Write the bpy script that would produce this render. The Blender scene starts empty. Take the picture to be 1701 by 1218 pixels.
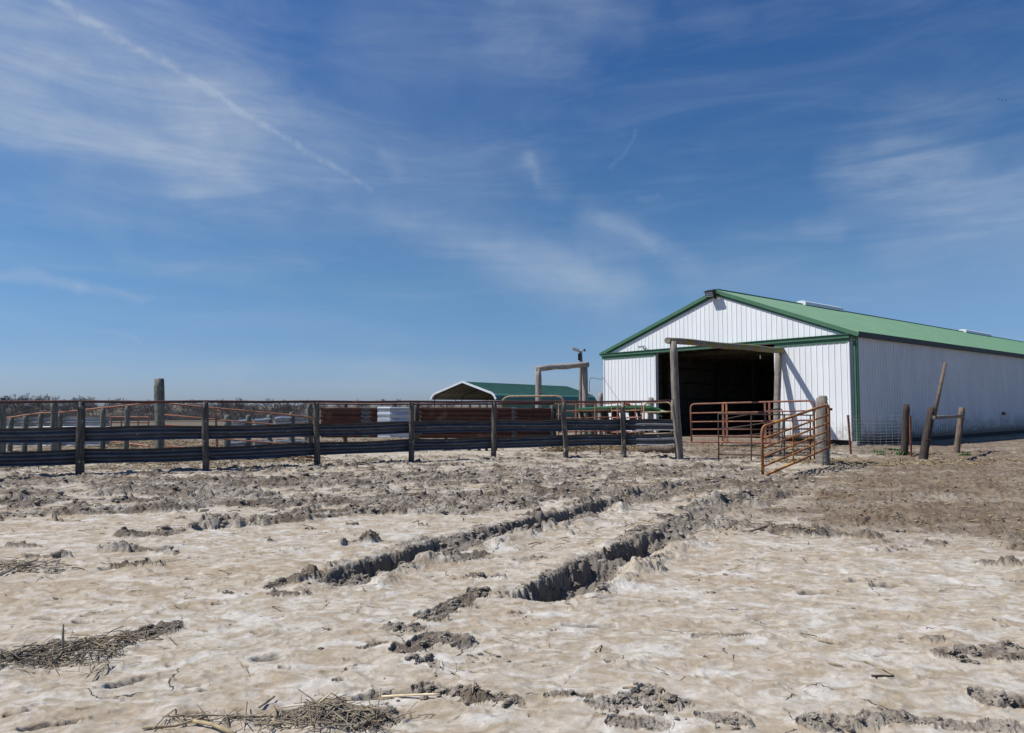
import bpy, math, random
import numpy as np
from mathutils import Vector

scene = bpy.context.scene
COL = scene.collection
random.seed(7)
rng = np.random.default_rng(11)

# ------------------------------------------------------------------ camera
PITCH = math.atan(63.0 / 1134.0)
EYE = 1.5
cam_d = bpy.data.cameras.new("camera")
cam_d.lens = 24.0
cam_d.sensor_width = 36.0
cam_d.clip_start = 0.05
cam_d.clip_end = 6000.0
cam = bpy.data.objects.new("camera", cam_d)
cam.location = (0, 0, EYE)
cam.rotation_euler = (math.pi / 2 + PITCH, 0, 0)
COL.objects.link(cam)
scene.camera = cam


def ray(px, py):
    cx, cz = (px - 850.5) / 1134.0, -(py - 609.0) / 1134.0
    s, c = math.sin(PITCH), math.cos(PITCH)
    return Vector((cx, c - s * cz, s + c * cz))


def P(px, py, Y):
    """world point at depth Y seen at a pixel of the photograph"""
    d = ray(px, py)
    return Vector((0, 0, EYE)) + d * (Y / d.y)


def G(px, py, z=0.0):
    """world point on the level ground"""
    d = ray(px, py)
    return Vector((0, 0, EYE)) + d * ((z - EYE) / d.z)


# ------------------------------------------------------------------ sun, sky, exposure
SUN_EL = math.radians(52)
SUN_H = Vector((-0.998, -0.04, 0)).normalized()
SUN_ROT = math.atan2(SUN_H.x, SUN_H.y)
sun_vec = Vector((SUN_H.x * math.cos(SUN_EL), SUN_H.y * math.cos(SUN_EL), math.sin(SUN_EL)))
sun_d = bpy.data.lights.new("sun", 'SUN')
sun_d.energy = 5.0
sun_d.angle = math.radians(0.53)
sun_d.color = (1.0, 0.95, 0.88)
sun = bpy.data.objects.new("sun", sun_d)
sun.rotation_euler = sun_vec.to_track_quat('Z', 'Y').to_euler()
sun.location = (-20, 0, 30)
COL.objects.link(sun)

scene.view_settings.view_transform = 'Standard'
scene.view_settings.look = 'None'
scene.view_settings.exposure = 0.12
scene.view_settings.gamma = 1.0
scene.cycles.max_bounces = 6
scene.cycles.diffuse_bounces = 3
scene.cycles.use_denoising = True


class NT:
    """small helper for building node graphs"""

    def __init__(self, tree):
        self.t = tree

    def n(self, kind, **kw):
        nd = self.t.nodes.new(kind)
        for k, v in kw.items():
            setattr(nd, k, v)
        return nd

    def put(self, sock, v):
        if isinstance(v, bpy.types.NodeSocket):
            self.t.links.new(v, sock)
        elif isinstance(v, (tuple, list)):
            v = tuple(v)
            sock.default_value = v + (1.0,) if len(v) == 3 and sock.type == 'RGBA' else v
        else:
            sock.default_value = v

    def m(self, op, a, b=None, c=None, clamp=False):
        nd = self.n('ShaderNodeMath', operation=op)
        nd.use_clamp = clamp
        self.put(nd.inputs[0], a)
        if b is not None:
            self.put(nd.inputs[1], b)
        if c is not None:
            self.put(nd.inputs[2], c)
        return nd.outputs[0]

    def noise(self, vec, scale=5, detail=4, rough=.55, dist=0.0, out=0):
        nd = self.n('ShaderNodeTexNoise')
        self.put(nd.inputs['Vector'], vec)
        nd.inputs['Scale'].default_value = scale
        nd.inputs['Detail'].default_value = detail
        nd.inputs['Roughness'].default_value = rough
        nd.inputs['Distortion'].default_value = dist
        return nd.outputs[out]

    def mapping(self, vec, scale=(1, 1, 1), rot=(0, 0, 0), loc=(0, 0, 0)):
        nd = self.n('ShaderNodeMapping')
        self.put(nd.inputs['Vector'], vec)
        nd.inputs['Scale'].default_value = scale
        nd.inputs['Rotation'].default_value = rot
        nd.inputs['Location'].default_value = loc
        return nd.outputs[0]

    def rng(self, v, a, b, c=0.0, d=1.0, smooth=True):
        nd = self.n('ShaderNodeMapRange')
        nd.interpolation_type = 'SMOOTHSTEP' if smooth else 'LINEAR'
        self.put(nd.inputs[0], v)
        for i, q in enumerate((a, b, c, d)):
            self.put(nd.inputs[1 + i], q)
        return nd.outputs[0]

    def mix(self, f, a, b, mode='MIX'):
        nd = self.n('ShaderNodeMix', data_type='RGBA', blend_type=mode)
        self.put(nd.inputs['Factor'], f)
        self.put(nd.inputs[6], a)
        self.put(nd.inputs[7], b)
        return nd.outputs[2]

    def ramp(self, f, stops):
        nd = self.n('ShaderNodeValToRGB')
        self.put(nd.inputs[0], f)
        e = nd.color_ramp.elements
        while len(e) < len(stops):
            e.new(0.5)
        for q, (p, c) in zip(e, stops):
            q.position = p
            q.color = tuple(c) + (1,) if len(c) == 3 else c
        return nd.outputs[0]


def build_world():
    w = bpy.data.worlds.new("World")
    scene.world = w
    w.use_nodes = True
    k = NT(w.node_tree)
    bg = w.node_tree.nodes['Background']
    sky = k.n('ShaderNodeTexSky')
    sky.sky_type = 'NISHITA'
    sky.sun_disc = False
    sky.sun_elevation = SUN_EL
    sky.sun_rotation = SUN_ROT
    sky.altitude = 400
    sky.air_density = 1.0
    sky.dust_density = 0.25
    sky.ozone_density = 3.0
    tc = k.n('ShaderNodeTexCoord')
    sep = k.n('ShaderNodeSeparateXYZ')
    k.put(sep.inputs[0], tc.outputs['Generated'])
    x, y, z = sep.outputs
    az0 = k.m('ARCTAN2', x, y)
    el0 = k.m('ARCSINE', z)
    comb = k.n('ShaderNodeCombineXYZ')
    k.put(comb.inputs[0], az0)
    k.put(comb.inputs[1], el0)
    pv = comb.outputs[0]
    wn = k.noise(pv, 7, 4, .6, 0, 1)
    sw = k.n('ShaderNodeSeparateXYZ')
    k.put(sw.inputs[0], wn)
    az = k.m('ADD', az0, k.m('MULTIPLY', k.m('SUBTRACT', sw.outputs[0], .5), .11))
    el = k.m('ADD', el0, k.m('MULTIPLY', k.m('SUBTRACT', sw.outputs[1], .5), .07))
    wn2 = k.noise(pv, 30, 3, .6, 0, 1)
    sw2 = k.n('ShaderNodeSeparateXYZ')
    k.put(sw2.inputs[0], wn2)
    azf = k.m('ADD', az0, k.m('MULTIPLY', k.m('SUBTRACT', sw2.outputs[0], .5), .012))
    elf = k.m('ADD', el0, k.m('MULTIPLY', k.m('SUBTRACT', sw2.outputs[1], .5), .012))
    # fibrous streak fields
    fa = k.noise(k.mapping(pv, (3.0, 16, 1), (0, 0, math.radians(32))), 1.0, 7, .62, .8)
    fb = k.noise(k.mapping(pv, (3.0, 22, 1), (0, 0, math.radians(-6)), (4, 2, 0)), 1.0, 7, .62, .6)
    fc = k.noise(k.mapping(pv, (7, 9, 1), (0, 0, math.radians(15)), (1, 7, 0)), 1.0, 6, .6, .4)
    fine = k.noise(pv, 60, 3, .6, .3)
    A = k.m('MULTIPLY', k.rng(fa, .25, .78, .30, 1.0), k.rng(fc, .2, .7, .55, 1.0))
    B = k.m('MULTIPLY', k.rng(fb, .30, .76, .18, 1.0), k.rng(fc, .2, .7, .5, 1.0))
    soft = k.rng(fc, .2, .75, .45, 1.0)
    total = k.m('ADD', k.m('MULTIPLY', k.rng(fa, .38, .85), .13), k.m('MULTIPLY', k.rng(fb, .45, .85), .10))

    def aepx(px, py):
        d = ray(px, py).normalized()
        return math.atan2(d.x, d.y), math.asin(d.z)

    # (x0,y0,x1,y1, width, strength, field)
    feats = [
        (40, 60, 330, 200, .115, .34, A), (150, 190, 460, 280, .085, .26, A), (40, 70, 330, 180, .085, .22, soft), (380, 250, 760, 300, .06, .14, soft),
        (240, 250, 318, 300, .022, .22, A), (-200, -60, 80, 90, .11, .34, A),
        (440, 150, 860, 250, .075, .12, A), (560, 340, 1000, 470, .038, .22, A), (640, 360, 960, 450, .022, .18, soft),
        (640, 60, 900, 20, .07, .16, soft), (850, 10, 900, 60, .05, .14, A), (960, 20, 1060, 20, .03, .13, soft), (1150, 10, 1200, 25, .02, .12, A),
        (880, 262, 886, 296, .008, .20, A), (880, 280, 915, 310, .020, .16, A), (650, 255, 670, 275, .012, .12, A),
        (980, 360, 1140, 435, .024, .24, A), (1000, 370, 1080, 400, .012, .16, A),
        (1440, 290, 1701, 310, .040, .29, B), (1420, 330, 1800, 335, .038, .25, B), (1500, 400, 1800, 400, .034, .22, B),
        (1480, 250, 1580, 250, .018, .26, B), (1640, 360, 1900, 420, .06, .18, soft), (1320, 378, 1390, 382, .012, .22, B),
        (1490, 170, 1600, 190, .02, .10, B), (1060, 322, 1100, 324, .004, .10, soft),
        (0, 455, 130, 468, .0065, .30, soft), (130, 468, 250, 492, .005, .20, soft), (0, 340, 180, 380, .02, .20, B),
        (200, 425, 520, 445, .010, .18, B), (0, 585, 420, 600, .016, .22, B), (300, 595, 800, 620, .02, .16, B), (160, 555, 240, 568, .004, .16, soft),
        (850, 430, 1020, 500, .045, .22, soft), (1200, 470, 1660, 500, .05, .10, soft), (0, 645, 1701, 645, .035, .20, soft),
    ]
    for (a, b, c, d, wd, st, fld) in feats:
        A0, A1 = aepx(a, b), aepx(c, d)
        dx, dy = A1[0] - A0[0], A1[1] - A0[1]
        L2 = dx * dx + dy * dy + 1e-9
        px_, py_ = k.m('SUBTRACT', az, A0[0]), k.m('SUBTRACT', el, A0[1])
        t = k.m('ADD', k.m('MULTIPLY', px_, dx / L2), k.m('MULTIPLY', py_, dy / L2), clamp=True)
        qx = k.m('MULTIPLY_ADD', t, -dx, px_)
        qy = k.m('MULTIPLY_ADD', t, -dy, py_)
        dist = k.m('SQRT', k.m('ADD', k.m('MULTIPLY', qx, qx), k.m('MULTIPLY', qy, qy)))
        g = k.rng(dist, 0.0, wd * 1.9, st, 0.0)
        total = k.m('ADD', total, k.m('MULTIPLY', g, fld))
    # contrail: a polyline high up, ragged
    trail = [(60, -20), (130, 22), (220, 78), (300, 118), (390, 178), (450, 215), (500, 245), (560, 280), (620, 318)]
    for i in range(len(trail) - 1):
        A0, A1 = aepx(*trail[i]), aepx(*trail[i + 1])
        dx, dy = A1[0] - A0[0], A1[1] - A0[1]
        L2 = dx * dx + dy * dy
        px_, py_ = k.m('SUBTRACT', azf, A0[0]), k.m('SUBTRACT', elf, A0[1])
        t = k.m('ADD', k.m('MULTIPLY', px_, dx / L2), k.m('MULTIPLY', py_, dy / L2))
        inside = k.m('MULTIPLY', k.m('GREATER_THAN', t, 0), k.m('LESS_THAN', t, 1.0))
        qx = k.m('MULTIPLY_ADD', t, -dx, px_)
        qy = k.m('MULTIPLY_ADD', t, -dy, py_)
        dist = k.m('SQRT', k.m('ADD', k.m('MULTIPLY', qx, qx), k.m('MULTIPLY', qy, qy)))
        w_ = .0105 * (1 - .5 * i / 8)
        st = .30 if i < 6 else .30 - .07 * (i - 5)
        g = k.rng(dist, 0.0, w_, st, 0.0)
        g = k.m('MULTIPLY', g, k.rng(fine, .3, .68, .15, 1.0))
        total = k.m('ADD', total, k.m('MULTIPLY', g, inside))
    # thin curl right of the middle
    curl = [(1056, 212), (1052, 232), (1036, 258), (1012, 280)]
    for i in range(3):
        A0, A1 = aepx(*curl[i]), aepx(*curl[i + 1])
        dx, dy = A1[0] - A0[0], A1[1] - A0[1]
        L2 = dx * dx + dy * dy
        px_, py_ = k.m('SUBTRACT', azf, A0[0]), k.m('SUBTRACT', elf, A0[1])
        t = k.m('ADD', k.m('MULTIPLY', px_, dx / L2), k.m('MULTIPLY', py_, dy / L2))
        inside = k.m('MULTIPLY', k.m('GREATER_THAN', t, 0), k.m('LESS_THAN', t, 1.0))
        qx = k.m('MULTIPLY_ADD', t, -dx, px_)
        qy = k.m('MULTIPLY_ADD', t, -dy, py_)
        dist = k.m('SQRT', k.m('ADD', k.m('MULTIPLY', qx, qx), k.m('MULTIPLY', qy, qy)))
        total = k.m('ADD', total, k.m('MULTIPLY', k.rng(dist, 0, .005, .06, 0.0), inside))
    total = k.m('MULTIPLY', total, k.rng(el0, -.01, .03))
    total = k.m('MINIMUM', total, .75)
    hsv = k.n('ShaderNodeHueSaturation')
    hsv.inputs['Hue'].default_value = 0.5
    hsv.inputs['Saturation'].default_value = 1.12
    k.put(hsv.inputs['Color'], sky.outputs[0])
    lowt = k.ramp(k.m('MULTIPLY', el0, 1.6, clamp=True), [(0.0, (.55, .71, 1.24)), (.13, (.65, .83, 1.16)), (.27, (.82, 1.0, 1.16)), (.5, (.74, 1.0, 1.19)), (.8, (.61, .95, 1.28))])
    tint = k.mix(1.0, hsv.outputs[0], lowt, 'MULTIPLY')
    col = k.mix(total, tint, (5.6, 6.7, 8.3))
    k.put(bg.inputs['Color'], col)
    bg.inputs['Strength'].default_value = 0.071


build_world()


# ------------------------------------------------------------------ helpers
def tag(o, label=None, cat=None, group=None, kind=None):
    if label: o['label'] = label
    if cat: o['category'] = cat
    if group: o['group'] = group
    if kind: o['kind'] = kind
    return o


def empty(name, loc, label, cat, group=None):
    o = bpy.data.objects.new(name, None)
    o.location = loc
    o.empty_display_size = .2
    COL.objects.link(o)
    return tag(o, label, cat, group)


def wloc(o):
    v = Vector(o.location)
    while o.parent:
        o = o.parent
        v += o.location
    return v


class MB:
    def __init__(self):
        self.v, self.f = [], []

    def add(self, vs, fs):
        b = len(self.v)
        self.v += [tuple(p) for p in vs]
        self.f += [tuple(i + b for i in q) for q in fs]
        return self

    def box(self, c, size, ax=None):
        """centre, full sizes, optional three axes"""
        ax = ax or (Vector((1, 0, 0)), Vector((0, 1, 0)), Vector((0, 0, 1)))
        c = Vector(c)
        h = [s / 2 for s in size]
        vs = []
        for i in (-1, 1):
            for j in (-1, 1):
                for k in (-1, 1):
                    vs.append(c + ax[0] * h[0] * i + ax[1] * h[1] * j + ax[2] * h[2] * k)
        fs = [(0, 1, 3, 2), (4, 6, 7, 5), (0, 4, 5, 1), (2, 3, 7, 6), (0, 2, 6, 4), (1, 5, 7, 3)]
        return self.add(vs, fs)

    def bar(self, a, b, w, h, up=Vector((0, 0, 1))):
        a, b = Vector(a), Vector(b)
        d = (b - a)
        L = d.length
        d.normalize()
        s = d.cross(up)
        if s.length < 1e-4:
            s = Vector((1, 0, 0))
        s.normalize()
        u = s.cross(d)
        return self.box((a + b) / 2, (L, w, h), (d, s, u))

    def tube(self, pts, r, sides=8, caps=True, jitter=0.0, seed=0):
        pts = [Vector(p) for p in pts]
        n = len(pts)
        rs = r if isinstance(r, (list, tuple)) else [r] * n
        rr = random.Random(seed)
        lob = [1 + jitter * rr.uniform(-1, 1) for _ in range(sides)]
        tang = [(pts[min(i + 1, n - 1)] - pts[max(i - 1, 0)]).normalized() for i in range(n)]
        ref = Vector((0, 0, 1)) if abs(tang[0].z) < .9 else Vector((1, 0, 0))
        u = tang[0].cross(ref).normalized()
        vs, fs = [], []
        for i in range(n):
            t = tang[i]
            u = (u - t * u.dot(t)).normalized()
            w = t.cross(u)
            for k in range(sides):
                a = 2 * math.pi * k / sides
                rad = rs[i] * lob[k] * (1 + jitter * .35 * rr.uniform(-1, 1))
                vs.append(pts[i] + u * math.cos(a) * rad + w * math.sin(a) * rad)
        for i in range(n - 1):
            for k in range(sides):
                a, b = i * sides + k, i * sides + (k + 1) % sides
                fs.append((a, b, b + sides, a + sides))
        if caps:
            fs.append(tuple(range(sides - 1, -1, -1)))
            fs.append(tuple((n - 1) * sides + k for k in range(sides)))
        return self.add(vs, fs)

    def build(self, name, mat, parent=None, smooth=False, label=None):
        me = bpy.data.meshes.new(name)
        off = wloc(parent) if parent else None
        if off is None:
            xs = np.array(self.v)
            lo, hi = xs.min(0), xs.max(0)
            off = Vector(((lo[0] + hi[0]) / 2, (lo[1] + hi[1]) / 2, lo[2]))
            base = off
        else:
            base = Vector((0, 0, 0))
        me.from_pydata([(p[0] - off.x, p[1] - off.y, p[2] - off.z) for p in self.v], [], self.f)
        me.validate()
        me.update()
        me.materials.append(mat)
        o = bpy.data.objects.new(name, me)
        o.location = base
        COL.objects.link(o)
        if parent:
            o.parent = parent
        if smooth:
            for p in me.polygons:
                p.use_smooth = len(p.vertices) <= 4
        if label:
            o['label'] = label
        return o


def copy_tree(o, parent=None):
    c = o.copy()
    COL.objects.link(c)
    if parent:
        c.parent = parent
    for ch in list(o.children):
        copy_tree(ch, c)
    return c


def mat(name, c1, c2, scale=4, stretch=(1, 1, 1), rough=.7, metal=0.0, bump=.0, detail=5, lo=.35, hi=.65, c3=None, s3=1.5, t3=(.55, .7), spec=.4):
    m = bpy.data.materials.new(name)
    m.use_nodes = True
    k = NT(m.node_tree)
    bs = m.node_tree.nodes['Principled BSDF']
    geo = k.n('ShaderNodeNewGeometry')
    v = k.mapping(geo.outputs['Position'], stretch)
    f = k.noise(v, scale, detail, .6, .2)
    col = k.mix(k.rng(f, lo, hi), c1, c2)
    if c3:
        f3 = k.noise(k.mapping(geo.outputs['Position'], (1, 1, 1), (0, 0, 0), (9, 3, 5)), s3, 6, .65, .3)
        col = k.mix(k.rng(f3, t3[0], t3[1]), col, c3)
    k.put(bs.inputs['Base Color'], col)
    bs.inputs['Roughness'].default_value = rough
    bs.inputs['Metallic'].default_value = metal
    bs.inputs['Specular IOR Level'].default_value = spec
    if bump:
        b = k.n('ShaderNodeBump')
        b.inputs['Strength'].default_value = bump
        b.inputs['Distance'].default_value = .02
        k.put(b.inputs['Height'], f)
        k.put(bs.inputs['Normal'], b.outputs[0])
    return m


ST = (6, 6, .5)
M = dict(
    wood_grey=mat('weathered_grey_wood', (.25, .222, .195), (.135, .118, .102), 5, ST, .9, bump=.6, c3=(.10, .088, .075), s3=3),
    wood_pale=mat('sun_bleached_wood', (.40, .37, .33), (.24, .215, .19), 4, (1, 1, 6), .9, bump=.6),
    wood_paleV=mat('sun_bleached_post_wood', (.36, .33, .29), (.20, .18, .16), 5, ST, .9, bump=.6),
    wood_dark=mat('dark_creosote_wood', (.062, .045, .037), (.028, .022, .019), 5, ST, .85, bump=.6),
    wood_fence=mat('aged_fence_post_wood', (.14, .125, .108), (.055, .047, .041), 5, ST, .9, bump=.7, c3=(.36, .33, .285), s3=5, t3=(.58, .66)),
    wood_brown=mat('brown_split_wood', (.18, .135, .105), (.09, .068, .052), 5, ST, .9, bump=.5),
    wood_moss=mat('mossy_beam_wood', (.26, .235, .19), (.15, .13, .105), 4, (1, 1, 5), .95, bump=.7, c3=(.21, .18, .03), s3=2.6, t3=(.49, .58)),
    wood_green=mat('green_tinged_old_post_wood', (.17, .18, .155), (.08, .088, .076), 5, ST, .9, bump=.6, c3=(.24, .24, .215), s3=4),
    galv=mat('dull_galvanised_steel', (.125, .135, .158), (.085, .088, .098), 3, (1, 1, 3), .55, .35, bump=.05, c3=(.08, .068, .058), s3=2.5, t3=(.62, .75)),
    galv_old=mat('pale_galvanised_steel', (.52, .55, .58), (.40, .42, .44), 3, (1, 1, 3), .45, .35),
    maroon=mat('maroon_painted_pipe', (.085, .03, .025), (.05, .022, .02), 5, rough=.55, c3=(.16, .07, .035), s3=4),
    rust=mat('rusted_pipe', (.22, .085, .045), (.12, .05, .032), 7, rough=.75, bump=.2, c3=(.30, .13, .05), s3=5),
    rust_red=mat('red_brown_gate_pipe', (.27, .115, .075), (.16, .07, .05), 6, rough=.65, c3=(.46, .19, .05), s3=2.0, t3=(.58, .7)),
    rust_pink=mat('faded_red_corral_pipe', (.40, .18, .12), (.26, .11, .075), 6, rough=.7, c3=(.13, .06, .04), s3=4),
    rust_orange=mat('orange_rusted_gate_pipe', (.36, .145, .05), (.18, .075, .04), 5, rough=.75, bump=.2, c3=(.60, .27, .04), s3=3, t3=(.5, .62)),
    brace_orange=mat('bright_orange_brace_paint', (.62, .25, .025), (.42, .15, .02), 6, rough=.6, c3=(.18, .07, .03), s3=6),
    rust_dark=mat('dark_brown_panel_pipe', (.085, .05, .04), (.05, .035, .03), 6, rough=.7),
    tan_pipe=mat('tan_painted_pipe', (.38, .27, .17), (.26, .19, .12), 6, rough=.6),
    rustsheet=mat('rusted_corrugated_sheet', (.085, .03, .019), (.05, .022, .016), 2, (1, 1, 4), .8, .15, c3=(.15, .085, .06), s3=1.2),
    tin_blue=mat('pale_blue_grey_sheet', (.36, .41, .48), (.30, .34, .40), 2, (1, 1, 4), .5, .2),
    white_metal=mat('white_ribbed_steel', (.74, .765, .785), (.69, .715, .735), 1.2, (1, 1, .3), .45, spec=.4),
    green_trim=mat('green_painted_trim', (.062, .155, .09), (.054, .137, .08), 2, rough=.45),
    green_roof=mat('green_painted_roof_steel', (.125, .245, .153), (.100, .213, .128), 1.1, (1, 1, 1), .5, lo=.3, hi=.7),
    green_carport=mat('teal_green_roof_steel', (.085, .22, .165), (.065, .185, .135), 1.5, rough=.45),
    grey_liner=mat('grey_sheet_underside', (.20, .19, .17), (.16, .15, .135), 2, rough=.7),
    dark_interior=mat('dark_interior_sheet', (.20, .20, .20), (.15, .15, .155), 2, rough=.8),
    dark_lumber=mat('interior_lumber', (.09, .075, .055), (.06, .05, .04), 4, rough=.9),
    black=mat('black_painted_metal', (.02, .02, .022), (.03, .03, .03), 4, rough=.45),
    glass=mat('frosted_lamp_glass', (.55, .60, .62), (.40, .45, .46), 30, (1, 1, .2), .2),
    concrete=mat('grey_concrete', (.36, .33, .29), (.26, .24, .21), 8, rough=.9, bump=.3),
    skyl=mat('white_ridge_vent_plastic', (.72, .76, .80), (.65, .69, .73), 3, rough=.4),
    green_machine=mat('green_machine_paint', (.06, .17, .07), (.04, .12, .05), 5, rough=.5),
    rubber=mat('black_rubber', (.025, .024, .022), (.045, .04, .035), 8, rough=.9),
    red=mat('red_orange_paint', (.55, .10, .04), (.42, .08, .03), 5, rough=.5),
    wire=mat('grey_galvanised_wire', (.30, .31, .32), (.20, .20, .21), 9, rough=.5, metal=.3),
    wire_dark=mat('dark_steel_cable', (.05, .045, .04), (.03, .028, .025), 9, rough=.7),
    bark=mat('grey_brown_bark', (.19, .18, .185), (.14, .132, .135), 2, rough=.95),
    bark2=mat('brown_twig_bark', (.19, .175, .178), (.14, .128, .128), 2, rough=.95),
    eave_dark=mat('dark_eave_board', (.035, .042, .036), (.024, .028, .025), 3, rough=.6),
    straw=mat('dry_straw', (.42, .335, .20), (.22, .175, .115), 12, rough=.9),
    straw_grey=mat('weathered_straw', (.34, .29, .22), (.15, .125, .095), 12, rough=.95, c3=(.44, .35, .21), s3=9, t3=(.58, .66)),
    stalk=mat('pale_dry_stalk', (.78, .66, .46), (.60, .48, .30), 14, rough=.8),
    weed=mat('green_weed_leaf', (.10, .20, .035), (.06, .13, .025), 14, rough=.7),
    clod=mat('dried_mud_clod', (.32, .285, .24), (.165, .142, .115), 22, rough=.97, bump=1.0, c3=(.34, .305, .26), s3=5),
    bird=mat('dark_bird_plumage', (.03, .03, .035), (.02, .02, .02), 4, rough=.8),
)


# ------------------------------------------------------------------ ground fields
def _hash(ix, iy, seed):
    h = (ix.astype(np.int64) * 374761393 + iy.astype(np.int64) * 668265263 + seed * 1442695041) & 0xFFFFFFFF
    h = ((h ^ (h >> 13)) * 1274126177) & 0xFFFFFFFF
    h = ((h ^ (h >> 16)) * 2246822519) & 0xFFFFFFFF
    return ((h ^ (h >> 15)) & 0xFFFFFF) / float(0x1000000)


def perlin(x, y, seed=0):
    ix, iy = np.floor(x), np.floor(y)
    fx, fy = x - ix, y - iy
    u, v = fx * fx * fx * (fx * (fx * 6 - 15) + 10), fy * fy * fy * (fy * (fy * 6 - 15) + 10)

    def g(dx, dy):
        a = _hash(ix + dx, iy + dy, seed) * 2 * np.pi
        return np.cos(a) * (fx - dx) + np.sin(a) * (fy - dy)
    a = g(0, 0) * (1 - u) + g(1, 0) * u
    b = g(0, 1) * (1 - u) + g(1, 1) * u
    return (a * (1 - v) + b * v) * 1.41


def fbm(x, y, octv=4, seed=0, gain=.5):
    s, a, t = 0, 1.0, 0
    for i in range(octv):
        s = s + a * perlin(x, y, seed + i * 17)
        x, y = x * 2.03 + 3.1, y * 2.03 + 1.7
        t += a
        a *= gain
    return s / t


def clods(x, y, cell, seed):
    """lumpy stones of mud: cellular bumps"""
    X, Y = x / cell, y / cell
    ix, iy = np.floor(X), np.floor(Y)
    best = np.zeros_like(X)
    for dx in (-1, 0, 1):
        for dy in (-1, 0, 1):
            cx, cy = ix + dx, iy + dy
            px = cx + _hash(cx, cy, seed)
            py = cy + _hash(cx, cy, seed + 1)
            r = .35 + .5 * _hash(cx, cy, seed + 2)
            h = _hash(cx, cy, seed + 3)
            d = ((X - px) ** 2 + (Y - py) ** 2) / (r * r)
            best = np.maximum(best, (.25 + .75 * h) * np.sqrt(np.clip(1 - d, 0, 1)))
    return best


def plates(x, y, cell, seed, tilt=.35):
    """broken slabs: every cell a tilted facet, sunken gaps between them"""
    X, Y = x / cell, y / cell
    ix, iy = np.floor(X), np.floor(Y)
    b1 = np.full(X.shape, 9.0)
    b2 = np.full(X.shape, 9.0)
    hh = np.zeros_like(X)
    for dx in (-1, 0, 1):
        for dy in (-1, 0, 1):
            cx, cy = ix + dx, iy + dy
            qx = X - cx - _hash(cx, cy, seed)
            qy = Y - cy - _hash(cx, cy, seed + 1)
            d = qx * qx + qy * qy
            h = _hash(cx, cy, seed + 2) + tilt * 4 * ((_hash(cx, cy, seed + 3) - .5) * qx + (_hash(cx, cy, seed + 4) - .5) * qy)
            m = d < b1
            b2 = np.where(m, b1, np.minimum(b2, d))
            hh = np.where(m, h, hh)
            b1 = np.where(m, d, b1)
    e = np.sqrt(b2) - np.sqrt(b1)
    return np.clip(hh, -.3, 1.5) * np.clip(e / .18, 0, 1) ** .6


def sstep(a, b, x):
    t = np.clip((x - a) / (b - a), 0, 1)
    return t * t * (3 - 2 * t)


def dist_line(x, y, pts):
    """distance, signed side, arclength to a polyline"""
    best = np.full(x.shape, 1e9)
    side = np.zeros(x.shape)
    arc = np.zeros(x.shape)
    s0 = 0.0
    for a, b in zip(pts[:-1], pts[1:]):
        dx, dy = b[0] - a[0], b[1] - a[1]
        L = math.hypot(dx, dy) + 1e-9
        t = np.clip(((x - a[0]) * dx + (y - a[1]) * dy) / (L * L), 0, 1)
        qx, qy = x - a[0] - t * dx, y - a[1] - t * dy
        d = np.hypot(qx, qy)
        m = d < best
        best = np.where(m, d, best)
        side = np.where(m, np.sign(qx * dy - qy * dx), side)
        arc = np.where(m, s0 + t * L, arc)
        s0 += L
    return best, side, arc


def poly_sdf(x, y, pts):
    """negative inside"""
    d, _, _ = dist_line(x, y, pts + [pts[0]])
    ins = np.zeros(x.shape, bool)
    n = len(pts)
    for i in range(n):
        x1, y1 = pts[i]
        x2, y2 = pts[(i + 1) % n]
        if y1 == y2:
            continue
        c = ((y1 > y) != (y2 > y)) & (x < (x2 - x1) * (y - y1) / (y2 - y1) + x1)
        ins ^= c
    return np.where(ins, -d, d)


def gp(lst):
    return [tuple(G(a, b)[:2]) for a, b in lst]


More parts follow.
